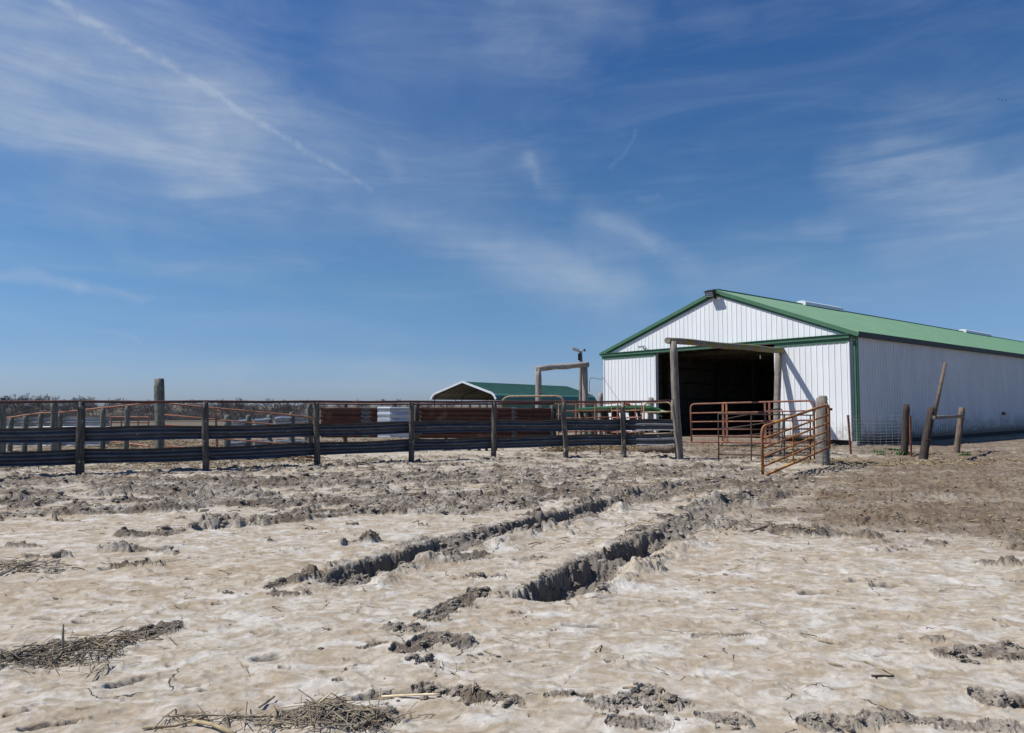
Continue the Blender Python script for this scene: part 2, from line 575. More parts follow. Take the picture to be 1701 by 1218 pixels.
# strokes of broken mud: pixels, half width (m), strength
STROKES = [
    ([(-120, 800), (300, 800), (600, 795), (900, 784), (1240, 778)], .45, .75),
    ([(240, 815), (450, 806), (770, 796)], .55, .95),
    ([(-60, 858), (100, 852), (230, 850), (330, 842)], .30, .95),
    ([(330, 835), (480, 835), (700, 830), (1000, 812)], .45, .80),
    ([(225, 892), (330, 880), (450, 868)], .17, 1.0),
    ([(440, 868), (520, 858), (640, 848), (760, 850), (860, 842)], .32, .95),
    ([(760, 800), (900, 790), (1050, 790), (1200, 790)], .60, .7),
    ([(860, 832), (1000, 822), (1120, 812)], .35, .8),
    ([(1150, 880), (1230, 872), (1290, 884), (1440, 893)], .16, .9),
    ([(700, 915), (760, 935), (800, 925)], .10, .7),
    ([(800, 985), (760, 1005), (725, 1025)], .10, .9),
    ([(655, 1040), (690, 1045)], .06, .95),
    ([(680, 1080), (720, 1062), (760, 1072)], .09, .95),
    ([(700, 1100), (720, 1110)], .05, .8),
    ([(610, 1078), (640, 1068)], .02, .8),
    ([(705, 1142), (770, 1150), (790, 1165)], .06, .95),
    ([(795, 1158), (860, 1168)], .05, .95),
    ([(925, 1148), (980, 1155)], .035, .9),
    ([(1000, 1170), (1050, 1165), (1085, 1150)], .07, .95),
    ([(1090, 1182), (1135, 1175)], .05, .9),
    ([(1020, 1205), (1100, 1212)], .06, .85),
    ([(1180, 1200), (1240, 1203)], .05, .9),
    ([(1360, 1208), (1440, 1210), (1530, 1198), (1600, 1205), (1701, 1212)], .07, .95),
    ([(1565, 1090), (1590, 1088)], .05, 1.0),
    ([(1615, 1082), (1660, 1090), (1740, 1092)], .07, .95),
    ([(1655, 1165), (1740, 1172)], .08, .95),
    ([(1010, 1100), (1020, 1100)], .02, .5),
    ([(455, 978), (490, 966), (520, 960)], .08, .9),
    ([(190, 915), (260, 918), (290, 922)], .06, .6),
    ([(-20, 912), (60, 912)], .06, .55),
    ([(-20, 1110), (60, 1085), (140, 1070), (200, 1062), (285, 1042)], .07, .95),
    ([(560, 908), (620, 900)], .05, .5), ([(380, 922), (500, 912)], .05, .45),
    ([(860, 935), (900, 930)], .06, .6), ([(780, 960), (830, 962)], .04, .6),
    ([(1335, 928), (1390, 930)], .07, .35), ([(1450, 915), (1580, 905)], .08, .35),
    ([(1640, 935), (1701, 938)], .05, .8),
    ([(640, 1190), (560, 1195), (480, 1190)], .10, 1.0),
]
# lens-shaped holes where the crust has lifted: px, py, half length px, half height px, slope
PITS = [(445, 1093, 44, 4, -.06), (214, 1135, 48, 5, -.22), (1357, 987, 30, 4, 0), (1421, 967, 18, 3, -.05), (1476, 975, 26, 5, -.05),
        (240, 917, 45, 4, -.05), (95, 952, 20, 3, -.1), (75, 1030, 26, 2.5, .05), (133, 1034, 18, 2.5, .05), (30, 1188, 26, 4, -.2), (75, 1210, 45, 6, -.15),
        (125, 1198, 26, 3, -.2), (1660, 1036, 10, 2, 0), (1700, 1172, 50, 7, 0),
        (970, 1038, 34, 2, 0), (1000, 1037, 25, 3, 0), (360, 1003, 12, 2, 0),
        (320, 963, 14, 2.5, 0), (865, 1018, 22, 2, -.1), (1110, 1000, 15, 2, 0), (1370, 1065, 20, 2, .3),
        (640, 1152, 44, 6, -.1), (180, 945, 24, 3, -.1), (470, 1110, 10, 2, 0), (345, 1145, 22, 3, -.1),
        (565, 1130, 14, 3, -.2), (1450, 905, 20, 2, 0)]
RUT1 = gp([(515, 985), (570, 965), (640, 940), (700, 922), (780, 900), (850, 882), (930, 862), (1000, 842), (1080, 822), (1150, 810), (1230, 796)])
RUT2 = gp([(870, 1000), (930, 975), (1000, 940), (1060, 912), (1110, 890), (1160, 862), (1200, 845), (1260, 822), (1330, 800)])
BROWN = gp([(1135, 737), (1345, 737), (1400, 757), (1300, 800), (1190, 865), (1400, 893), (1560, 904), (1701, 918), (1990, 935), (2300, 760), (2000, 712), (1500, 733)])
DIRT = [tuple(G(a, b)[:2]) for a, b in [(1128, 757), (1200, 763), (1300, 761), (1362, 757), (1415, 741)]]
PILE = [((95, 1088), .14, .02), ((165, 1080), .12, .03), ((550, 1195), .13, .05), ((20, 1105), .15, .02)]


def fields(x, y, detail=True):
    r = np.hypot(x, y)
    wx = x + .12 * fbm(x * 1.7, y * 1.7, 3, 5) + .03 * fbm(x * 9, y * 9, 2, 8)
    wy = y + .12 * fbm(x * 1.7, y * 1.7, 3, 6) + .03 * fbm(x * 9, y * 9, 2, 9)
    rough = np.zeros_like(x)
    for pts, w, st in STROKES:
        q = gp(pts)
        d, _, _ = dist_line(wx, wy, q)
        rough = np.maximum(rough, st * (1 - sstep(w * .55, w * 1.5, d)))
    # churned zone in front of the fence
    d, _, _ = dist_line(wx, wy, gp([(-250, 822), (300, 815), (700, 812), (1100, 800), (1330, 798)]))
    rough = np.maximum(rough, (.44 + .22 * fbm(x * .55, y * .9, 2, 33)) * (1 - sstep(1.7, 3.7, d)))
    rough = np.maximum(rough, .40 * (1 - sstep(2.2, 3.4, dist_line(wx, wy, gp([(-250, 800), (133, 788), (700, 772), (1120, 762)]))[0])))
    bsd = poly_sdf(wx, wy, BROWN)
    brown = (1 - sstep(-1.5, .7, bsd + 1.5 * fbm(x * .9, y * 1.3, 4, 37)))
    n0 = 1.2 * fbm(x * .6, y * .6, 3, 35)
    yard = 1 - sstep(-.35, .2, poly_sdf(wx, wy, DIRT + [(60.0, 55.0), (30.0, 95.0), (-2.0, 36.0)]))
    brown = np.maximum(brown, yard)
    pens = 1 - sstep(-.9, .5, poly_sdf(wx + n0, wy + n0, [(-70.0, 19.8), (-7.0, 20.6), (-3.0, 23.0), (4.0, 29.0), (4.0, 46.0), (-70.0, 46.0)]))
    brown = np.maximum(brown, pens)
    rough = np.maximum(rough, .62 * brown * (1 - sstep(27, 34, y)))
    n1 = fbm(x * 2.3, y * 2.3, 5, 21)
    n2 = fbm(x * .8, y * .8, 3, 25)
    rough = rough + np.where(rough > .02, .70 * n1, .0)
    # rare random scabs elsewhere
    scab = fbm(x * 1.3, y * 3.2, 4, 31) + .35 * n2
    rough = np.maximum(rough, .75 * sstep(.40, .52, scab) * sstep(3.0, 6.0, r))
    rough = np.clip(rough, 0, 1)
    m = sstep(.34, .50, rough)

    # ruts
    rz = np.zeros_like(x)
    wet = np.zeros_like(x)
    shoulder = np.zeros_like(x)
    for ri, line in enumerate((RUT1, RUT2)):
        edge = .26 * fbm(x * 1.9, y * 1.9, 3, 41 + ri) + .16 * fbm(x * 8.5, y * 8.5, 5, 43 + ri, .7)
        d, sd, arc = dist_line(x + edge, y + edge * .6, line)
        Ltot = sum(math.dist(a, b) for a, b in zip(line[:-1], line[1:]))
        fade = sstep(0, .55, arc) * (1 - .80 * sstep(Ltot * .35, Ltot * .95, arc))
        hw = .175
        sgn = d * sd            # positive = right-hand side of the travel direction
        left = 1 - sstep(hw - .05, hw + .045, -sgn + .05 * fbm(x * 14, y * 14, 3, 59 + ri))      # steep cut wall on the left
        right = 1 - sstep(-.02, hw + .16, sgn)        # sloping bank on the right
        prof = np.where(sgn < 0, left, right)
        depth = .235 * fade * np.clip(.80 + 1.9 * fbm(arc * 1.15, arc * 0 + ri * 7.3, 3, 47), .12, 1.15)
        rz -= depth * prof
        sh = np.exp(-((np.abs(sgn + .02) - hw - .15) / .11) ** 2) * fade
        brk = np.clip(.62 + 1.1 * fbm(arc * 1.6, sgn * 1.2, 3, 53 + ri), 0, 1.15)
        mound = np.exp(-((sgn - hw - .22) / .13) ** 2) * fade * np.clip(.1 + 1.6 * fbm(arc * 1.9, sgn * 1.5, 2, 57 + ri), 0, 1)
        rz += .075 * sh * brk * np.where(sgn < 0, 1.1, .6) + .14 * mound
        shoulder = np.maximum(shoulder, sh * brk)
        rz += fade * prof * (.05 * clods(x + .03 * n1, y + .03 * n2, .19, 64 + ri) + .10 * fbm(x * 5, y * 5, 3, 63 + ri))
        wet = np.maximum(wet, fade * (1 - sstep(hw * .8, hw + .10, np.abs(sgn + .04))))
        far = sstep(Ltot * .30, Ltot * .8, arc)
        rough = np.maximum(rough, far * np.clip(.75 * (1 - sstep(.25, .95, d)) + .3 * n1, 0, 1))
    m = np.maximum(sstep(.34, .50, rough), sstep(.50, .72, shoulder + .55 * n1))
    rough = np.maximum(rough, .75 * wet)
    m = np.maximum(m, .75 * sstep(.35, .7, wet))

    # lifted-crust pits
    pit = np.zeros_like(x)
    lip = np.zeros_like(x)
    for (px, py, hl, hh, sl) in PITS:
        c = G(px, py)
        e = G(px + hl, py + hl * sl)
        f = G(px, py - hh)
        a = Vector((e.x - c.x, e.y - c.y))
        b = max(.022, (f.y - c.y))
        L = a.length
        a.normalize()
        sx = x - c.x
        sy = y - c.y
        near = (np.abs(sx) < L * 2) & (np.abs(sy) < L * 2 + .3)
        if not near.any():
            continue
        qx, qy = sx[near], sy[near]
        jig = fbm(x[near] * 5, y[near] * 9, 3, 61) * .8
        u = (qx * a.x + qy * a.y) / L
        v = (-qx * a.y + qy * a.x) / b
        rr_ = np.sqrt(u * u + v * v) + jig
        pit[near] = np.maximum(pit[near], 1 - sstep(.62, .95, rr_))
        lip[near] = np.maximum(lip[near], np.where(v > 0, 1, .2) * np.exp(-((rr_ - 1.05) / .22) ** 2))

    # little slits where the drying crust has split
    slit = np.zeros_like(x)
    SC = .26
    ix, iy = np.floor(x / SC), np.floor(y / SC)
    wq = .012 * fbm(x * 22, y * 22, 2, 161)
    for dx in (-1, 0, 1):
        for dy in (-1, 0, 1):
            cx, cy = ix + dx, iy + dy
            px_ = (cx + _hash(cx, cy, 171)) * SC
            py_ = (cy + _hash(cx, cy, 172)) * SC
            an = (_hash(cx, cy, 173) - .5) * 1.3
            ln_ = .012 + .055 * _hash(cx, cy, 174) ** 2
            on = (_hash(cx, cy, 175) < .42)
            u = (x - px_) * np.cos(an) + (y - py_) * np.sin(an)
            v = -(x - px_) * np.sin(an) + (y - py_) * np.cos(an) + wq
            k_ = (u / ln_) ** 2 + (v / (.007 + .16 * ln_)) ** 2
            slit = np.maximum(slit, on * (1 - sstep(.35, 1.0, k_)))
    slit = slit * (1 - m)

    pile = np.zeros_like(x)
    for (c, rad, h) in PILE:
        g = G(*c)
        pile = np.maximum(pile, h * np.exp(-((x - g.x) ** 2 + (y - g.y) ** 2) / rad ** 2))

    # heights
    z = .030 * fbm(x * .35, y * .35, 3, 71) + .010 * fbm(x * 1.1, y * 1.4, 3, 72)
    rip = fbm(x * 2.6 + .6 * n1, y * 4.6, 3, 81, .55)
    rip2 = fbm(x * 6.5, y * 9.5, 3, 85)
    ledge = 1 - np.abs(fbm(x * 3.1 + .5 * n1, y * 6.0 + .5 * n2, 4, 88)) * 3.2
    z += (1 - m) * (.024 * rip + .011 * rip2 + .006 * np.abs(n2) + .010 * np.clip(ledge, 0, 1) ** 2) - .014 * slit
    ax_, ay_ = x + .05 * fbm(x * 7, y * 7, 3, 141), y + .05 * fbm(x * 7, y * 7, 3, 143)
    bx_, by_ = x + .022 * fbm(x * 20, y * 20, 2, 145), y + .022 * fbm(x * 20, y * 20, 2, 147)
    big = np.clip(.5 + 1.3 * fbm(x * 1.1, y * 1.1, 3, 149), .05, 1)
    cl = big * (.055 * plates(ax_, ay_, .24, 91) + .030 * clods(ax_, ay_, .20, 93)) + .034 * plates(bx_, by_, .105, 95, .5) * (.4 + .6 * big) + .016 * clods(bx_, by_, .06, 99) + .010 * plates(bx_, by_, .04, 97)
    amp = np.where(brown > .5, .78, 1.0) * (.55 + .6 * np.clip(rough, 0, 1))
    near_amp = .60 + .85 * sstep(4, 9, r)
    z += m * (cl * amp * near_amp - .020 + .02 * fbm(x * 3, y * 3, 3, 103) + .010 * fbm(x * 22, y * 22, 3, 107) + .011 * (.5 - np.abs(fbm(x * 42, y * 42, 3, 109, .6)) * 2))
    # crust lip round broken areas
    z += .012 * np.exp(-((rough - .30) / .06) ** 2) * (rough > .05)
    z += rz + .010 * wet * fbm(x * 14, y * 14, 3, 111)
    z += -.024 * pit + .014 * lip + pile
    pit = np.maximum(pit, slit)
    # trampled rise under the fence line, dip of the fields beyond the pens
    d, _, _ = dist_line(x, y, gp([(-400, 795), (133, 790), (1120, 760)]))
    z += .03 * np.exp(-(d / .6) ** 2)
    calm = 1 - sstep(24, 40, r)
    z *= .15 + .85 * calm
    z += -3.2 * sstep(68, 140, r)
    return z, m, brown, np.clip(np.maximum(wet, .001 * shoulder), 0, 1), pit


def build_ground():
    th1 = np.arange(-.84, .84, .00145)
    th2 = np.linspace(.84, 2 * math.pi - .84, 90)[:-1]
    th = np.concatenate([th1, th2])
    r1 = np.geomspace(.08, 2.55, 30)[:-1]
    n = int(math.log(27 / 2.55) / .0027)
    r2 = np.geomspace(2.55, 27, n)[:-1]
    r3 = np.geomspace(27, 3000, 150)
    rad = np.concatenate([r1, r2, r3])
    nt, nr = len(th), len(rad)
    TT, RR = np.meshgrid(th, rad)
    x, y = (np.sin(TT) * RR).ravel(), (np.cos(TT) * RR).ravel()
    z = np.zeros_like(x); m = np.zeros_like(x); br = np.zeros_like(x); wet = np.zeros_like(x); pit = np.zeros_like(x)
    step = 200000
    for i in range(0, len(x), step):
        s = slice(i, i + step)
        z[s], m[s], br[s], wet[s], pit[s] = fields(x[s], y[s])
    co = np.stack([x, y, z], 1).astype(np.float32)
    ii, jj = np.meshgrid(np.arange(nr - 1), np.arange(nt), indexing='ij')
    a = ii * nt + jj
    b = ii * nt + (jj + 1) % nt
    quads = np.stack([a, b, b + nt, a + nt], -1).reshape(-1, 4)
    # orientation: make normals point up
    quads = quads[:, ::-1]
    nq = len(quads)
    centre = len(co)
    co = np.vstack([co, [[0, 0, 0]]]).astype(np.float32)
    me = bpy.data.meshes.new('ground')
    tri = np.stack([np.arange(nt), np.full(nt, centre), (np.arange(nt) + 1) % nt], -1)[:, ::1]
    me.vertices.add(len(co))
    me.vertices.foreach_set('co', co.ravel())
    me.loops.add(nq * 4 + nt * 3)
    me.loops.foreach_set('vertex_index', np.concatenate([quads.ravel(), tri.ravel()]).astype(np.int32))
    me.polygons.add(nq + nt)
    ls = np.concatenate([np.arange(nq) * 4, nq * 4 + np.arange(nt) * 3]).astype(np.int32)
    me.polygons.foreach_set('loop_start', ls)
    me.polygons.foreach_set('use_smooth', np.ones(nq + nt, dtype=bool))
    me.update(calc_edges=True)
    for nm, arr in (('broken', m), ('brown', br), ('damp', wet), ('pit', pit)):
        at = me.attributes.new(nm, 'FLOAT', 'POINT')
        at.data.foreach_set('value', np.append(arr, 0).astype(np.float32))
    o = bpy.data.objects.new('ground', me)
    COL.objects.link(o)
    tag(o, kind='structure')
    return o


def ground_material():
    mt = bpy.data.materials.new('dried_mud')
    mt.use_nodes = True
    k = NT(mt.node_tree)
    bs = mt.node_tree.nodes['Principled BSDF']
    pos = k.n('ShaderNodeNewGeometry').outputs['Position']

    def att(nm):
        a = k.n('ShaderNodeAttribute')
        a.attribute_name = nm
        return a.outputs['Fac']
    brk, brn, damp, pit = att('broken'), att('brown'), att('damp'), att('pit')
    flow = k.mapping(pos, (1.0, 1.8, 1), (0, 0, .12))
    n_big = k.noise(flow, 1.1, 6, .62, 1.2)
    n_mid = k.noise(flow, 4.2, 6, .62, 1.4)
    n_fin = k.noise(pos, 38, 4, .65)
    n_pale = k.noise(k.mapping(pos, (1, 1.6, 1), (0, 0, .1), (7, 3, 0)), 2.6, 6, .6, 1.0)
    n_grit = k.noise(pos, 160, 2, .7)
    crust = k.mix(k.rng(n_mid, .36, .66), (.305, .252, .182), (.46, .43, .375))
    crust = k.mix(k.m('MULTIPLY', k.rng(n_big, .42, .68), .55), crust, (.335, .262, .185))
    crust = k.mix(k.m('MULTIPLY', k.rng(n_pale, .50, .68), .75), crust, (.545, .53, .50))
    crust = k.mix(k.m('MULTIPLY', k.rng(n_fin, .58, .75), .22), crust, (.25, .212, .165))
    # thin drying cracks, sparse
    wv = k.n('ShaderNodeVectorMath', operation='ADD')
    sc = k.n('ShaderNodeVectorMath', operation='SCALE')
    k.put(sc.inputs[0], k.noise(pos, 5, 4, .6, 0, 1))
    sc.inputs['Scale'].default_value = .22
    k.put(wv.inputs[0], pos)
    k.put(wv.inputs[1], sc.outputs[0])
    vo = k.n('ShaderNodeTexVoronoi', feature='DISTANCE_TO_EDGE', voronoi_dimensions='2D')
    k.put(vo.inputs['Vector'], wv.outputs[0])
    vo.inputs['Scale'].default_value = 2.1
    crk_mask = k.rng(k.noise(pos, 2.2, 4, .65), .53, .60)
    crack = k.m('MULTIPLY', k.rng(vo.outputs['Distance'], .004, .013, 1, 0), crk_mask)
    vo2 = k.n('ShaderNodeTexVoronoi', feature='DISTANCE_TO_EDGE', voronoi_dimensions='2D')
    k.put(vo2.inputs['Vector'], wv.outputs[0])
    vo2.inputs['Scale'].default_value = 6.5
    crack2 = k.m('MULTIPLY', k.rng(vo2.outputs['Distance'], .006, .022, .8, 0), k.rng(k.noise(pos, 1.7, 5, .7), .60, .66))
    crack = k.m('MAXIMUM', crack, crack2)
    crust = k.mix(crack, crust, (.10, .085, .07))  # shade inside the cracks put into the colour, over wet mud in the gaps
    # broken clods
    n_c = k.noise(pos, 14, 7, .7)
    n_c2 = k.noise(pos, 1.6, 5, .6, .6)
    cl = k.mix(k.rng(n_c, .38, .64), (.19, .163, .133), (.32, .285, .24))
    cl = k.mix(k.m('MULTIPLY', k.rng(n_c2, .46, .62), .85), cl, (.40, .365, .315))
    cl = k.mix(k.m('MULTIPLY', k.rng(k.noise(k.mapping(pos, (.7, 1.2, 1), (0, 0, 0), (2, 5, 0)), 1.3, 5, .65), .45, .56), .85), cl, (.12, .096, .074))
    cl = k.mix(k.m('MULTIPLY', k.rng(n_fin, .5, .75), .30), cl, (.13, .11, .09))
    col = k.mix(brk, crust, cl)
    # broad warm and grey stains
    n_w = k.noise(k.mapping(pos, (.6, 1.0, 1), (0, 0, .1), (3, 9, 0)), .55, 5, .6, .8)
    col = k.mix(k.m('MULTIPLY', k.rng(n_w, .48, .70), .45), col, k.mix(1.0, col, (.84, .74, .61), 'MULTIPLY'))
    # brown trampled yard
    bn = k.mix(k.rng(k.noise(pos, 3.2, 6, .65), .38, .64), (.135, .096, .064), (.215, .168, .124))
    bn = k.mix(k.rng(k.noise(k.mapping(pos, (.5, 1.3, 1)), .9, 5, .6, .5), .50, .66), bn, (.29, .248, .20))
    bn = k.mix(k.m('MULTIPLY', k.rng(n_fin, .5, .72), .5), bn, (.15, .11, .075))
    col = k.mix(k.m('MULTIPLY', brn, k.rng(n_mid, .25, .6, .55, 1.0)), col, bn)
    col = k.mix(k.m('MULTIPLY', damp, .80), col, k.mix(n_c, (.135, .119, .103), (.215, .192, .165)))
    col = k.mix(k.m('MULTIPLY', pit, .75), col, (.13, .108, .085))
    # far ground: brown winter fields
    sep = k.n('ShaderNodeSeparateXYZ')
    k.put(sep.inputs[0], pos)
    ln = k.n('ShaderNodeVectorMath', operation='LENGTH')
    k.put(ln.inputs[0], pos)
    far = k.rng(ln.outputs['Value'], 34, 55)
    col = k.mix(far, col, k.mix(n_big, (.105, .088, .062), (.15, .13, .095)))
    k.put(bs.inputs['Base Color'], col)
    bs.inputs['Roughness'].default_value = .95
    bs.inputs['Specular IOR Level'].default_value = .25
    h = k.m('MULTIPLY', n_fin, k.m('MULTIPLY_ADD', brk, .018, .005))
    h = k.m('ADD', h, k.m('MULTIPLY', n_grit, k.m('MULTIPLY_ADD', brk, .004, .001)))
    h = k.m('ADD', h, k.m('MULTIPLY', n_mid, .010))
    h = k.m('SUBTRACT', h, k.m('MULTIPLY', crack, .010))
    b = k.n('ShaderNodeBump')
    b.inputs['Strength'].default_value = .9
    b.inputs['Distance'].default_value = 1.0
    k.put(b.inputs['Height'], h)
    k.put(bs.inputs['Normal'], b.outputs[0])
    return mt


ground = build_ground()
ground.data.materials.append(ground_material())


def gz(x, y):
    return float(fields(np.array([x]), np.array([y]))[0][0])


# loose clods lying on the broken mud (uncountable)
def lump(seed, sub=2):
    import bmesh
    bm = bmesh.new()
    bmesh.ops.create_icosphere(bm, subdivisions=sub, radius=1)
    v = np.array([q.co[:] for q in bm.verts])
    f = np.array([[w.index for w in q.verts] for q in bm.faces])
    bm.free()
    s = seed * 3.7
    if sub > 3:
        v0 = v
        rid = np.abs(fbm(v[:, 0] * 5 + s, v[:, 1] * 5 + v[:, 2] * 4, 3, seed + 31, .6)) + np.abs(fbm(v[:, 2] * 6 - s, v[:, 0] * 5 - v[:, 1] * 4, 3, seed + 33, .6))
    else:
        rid = 0
    d = 1.05 - .75 * rid + .85 * fbm(v[:, 0] * 1.3 + s, v[:, 1] * 1.3 + v[:, 2] * 1.7, 3, seed) - .5 * np.abs(fbm(v[:, 1] * 2.6 + s, v[:, 2] * 2.6 + v[:, 0] * 2.1, 2, seed + 5)) + .2 * fbm(v[:, 0] * 6 + s, v[:, 1] * 6 - v[:, 2] * 5, 2, seed + 9)
    v = v * d[:, None]
    v[:, 2] *= .5
    return v, f


def scatter_mesh(name, protos, xs, ys, zs, sizes, material, kind='stuff', label=None, cat=None, sink=.25):
    V, F = [], []
    base = 0
    for i in range(len(xs)):
        v, f = protos[i % len(protos)]
        a = rng.uniform(0, 6.28)
        ca, sa = math.cos(a), math.sin(a)
        st = rng.uniform(.75, 1.35)
        q = np.empty_like(v)
        q[:, 0] = (v[:, 0] * ca * st - v[:, 1] * sa) * sizes[i] + xs[i]
        q[:, 1] = (v[:, 0] * sa * st + v[:, 1] * ca) * sizes[i] + ys[i]
        q[:, 2] = v[:, 2] * sizes[i] + zs[i] + sizes[i] * sink
        V.append(q)
        F.append(f + base)
        base += len(v)
    V = np.concatenate(V).astype(np.float32)
    F = np.concatenate(F).astype(np.int32)
    me = bpy.data.meshes.new(name)
    me.vertices.add(len(V)); me.vertices.foreach_set('co', V.ravel())
    me.loops.add(F.size); me.loops.foreach_set('vertex_index', F.ravel())
    me.polygons.add(len(F)); me.polygons.foreach_set('loop_start', (np.arange(len(F)) * 3).astype(np.int32))
    me.update(calc_edges=True)
    me.materials.append(material)
    o = bpy.data.objects.new(name, me)
    COL.objects.link(o)
    tag(o, label, cat, None, kind)
    return o


def scatter_clods():
    N = 260000
    # area-weighted towards the camera
    r = 2.8 * (17 / 2.8) ** rng.random(N)
    t = rng.uniform(-.80, .80, N)
    x, y = np.sin(t) * r, np.cos(t) * r
    z, m, br, wet, pit = fields(x, y)
    keep = (rng.random(N) < (m * .13 * np.clip(r / 8, .35, 1.2) * (1 - .78 * br) + .55 * (wet > .12) * (1 - br) * .22 + .0012))
    x, y, z, m = x[keep], y[keep], z[keep], m[keep]
    rr_ = np.hypot(x, y)
    s = np.minimum(np.where(br[keep] > .5, .018, .038), .005 + .008 * rng.pareto(2.2, len(x))) * (.75 + .05 * rr_)
    s = np.where(m > .5, s, s * .45)
    protos = [lump(i, 2) for i in range(10)]
    fine_protos = [lump(i + 20, 4) for i in range(6)]
    # the handful that stand out in the photograph
    big = [(1402, 848, .0), (1578, 1090, .075), (1590, 1094, .05), (1625, 1085, .05), (1650, 1090, .04), (680, 1040, .05), (665, 1045, .04), (725, 1068, .055), (720, 1155, .06),
           (745, 1150, .05), (820, 1095, .035), (790, 1098, .022), (810, 1162, .05), (835, 1168, .04), (1080, 1150, .06), (1060, 1162, .05), (1030, 1170, .05), (1010, 1175, .04),
           (1120, 1178, .04), (755, 1010, .05), (735, 1022, .05), (790, 990, .05), (1205, 1200, .04), (1230, 1205, .03), (1680, 1165, .05), (690, 1098, .05), (700, 1080, .05),
           (640, 1160, .03), (60, 1088, .05), (125, 1078, .05), (205, 1066, .045), (262, 1049, .04), (240, 1053, .05), (560, 1190, .05), (605, 1186, .05), (520, 1204, .05), (585, 1204, .05), (1500, 1200, .04), (1400, 1210, .04)]
    bx = [G(a, b) for a, b, s_ in big if s_ > 0]
    bs_ = [s_ for a, b, s_ in big if s_ > 0]
    bx_ = np.array([q.x for q in bx]); by_ = np.array([q.y for q in bx])
    # each marked lump is a cluster of crumbling pieces
    X2 = np.concatenate([bx_ + rng.normal(0, .035, len(bx_)) for _ in range(7)]); Y2 = np.concatenate([by_ + rng.normal(0, .045, len(bx_)) for _ in range(7)])
    S2 = np.tile(np.array(bs_), 7) * rng.uniform(.15, .55, len(X2))
    near = (np.hypot(x, y) < 6.5) & (s > .012)
    X2 = np.concatenate([X2, x[near]]); Y2 = np.concatenate([Y2, y[near]]); S2 = np.concatenate([S2, s[near]])
    x, y, z, s = x[~near], y[~near], z[~near], s[~near]
    print('clods', len(x), len(X2))
    scatter_mesh('mud_clods', protos, x, y, z, s, M['clod'])
    scatter_mesh('mud_clods', fine_protos, X2, Y2, fields(X2, Y2)[0], S2, M['clod'])


scatter_clods()


# ------------------------------------------------------------------ barn
R0 = G(1426, 741)
BW = Vector((.788, .616, 0)).normalized()       # along the length
BU = Vector((-.616, .788, 0)).normalized()      # along the gable, to the left
UP = Vector((0, 0, 1))


def hit(px, py, p0, nrm):
    d = ray(px, py)
    o = Vector((0, 0, EYE))
    return o + d * ((p0 - o).dot(nrm) / d.dot(nrm))


def front(px, py, b=0.0):
    q = hit(px, py, R0 + BW * b, BW)
    return (q - R0).dot(BU), q.z


W = front(1003, 640)[0]
LEN = 54.0
HE = front(1420, 556)[1]
RA = W * .462      # the ridge sits slightly right of the middle
HR = front(1190, 487)[1]


def bp(a, b, z):
    return R0 + BU * a + BW * b + UP * z


def roof_z(a):
    return HE + (HR - HE) * (a / RA if a < RA else (W - a) / (W - RA))


def quadprism(mb, pts, thick, nrm):
    """solid slab from a planar polygon"""
    n = len(pts)
    pts = [Vector(p) for p in pts]
    back = [p + nrm * thick for p in pts]
    fs = [tuple(range(n)), tuple(range(2 * n - 1, n - 1, -1))]
    for i in range(n):
        j = (i + 1) % n
        fs.append((i, i + n, j + n, j))
    mb.add(pts + back, fs)


barn = empty('barn', bp(W / 2, 0, 0), 'long white ribbed steel barn with green gable roof and open sliding doors', 'barn')
A_R = front(1291, 640)[0]      # right edge of the opening
A_L = front(1093, 640)[0]      # left edge of the opening
ZT = front(1408, 566)[1] - .02   # underside of the track = top of the opening
PITCH_RIB = .2286
RIBW = .024


def ribs(mb, a0, a1, zlo, ztop, b, out=-1, step=PITCH_RIB, h=.016):
    a = a0 + step * .5
    while a < a1 - .02:
        zt = ztop(a) if callable(ztop) else ztop
        if zt - zlo > .1:
            p = [bp(a - RIBW, b, 0), bp(a - RIBW * .45, b + out * h, 0), bp(a + RIBW * .45, b + out * h, 0), bp(a + RIBW, b, 0)]
            lo = [q + UP * zlo for q in p]
            hi = [q + UP * zt for q in p]
            mb.add(lo + hi, [(0, 1, 5, 4), (1, 2, 6, 5), (2, 3, 7, 6), (4, 5, 6, 7), (3, 2, 1, 0)])
        a += step


def wall_poly(mb, a0, a1, z0, zt0, b, thick=.03, mid=None):
    pts = [bp(a0, b, z0), bp(a1, b, z0), bp(a1, b, zt0(a1) if callable(zt0) else zt0)]
    if mid:
        pts.append(bp(RA, b, HR))
    pts.append(bp(a0, b, zt0(a0) if callable(zt0) else zt0))
    quadprism(mb, pts, thick, BW)


m_ = MB()
wall_poly(m_, 0.02, A_R, .18, ZT + .098, 0)                      # right of the opening (behind the door)
wall_poly(m_, A_L, W - .02, .18, ZT + .098, 0)
wall_poly(m_, 0.02, W - .02, ZT + .10, roof_z, 0, mid=True)
ribs(m_, .03, W - .03, ZT + .26, lambda a: roof_z(a) - .01, 0)
m_.build('front_wall', M['white_metal'], barn)


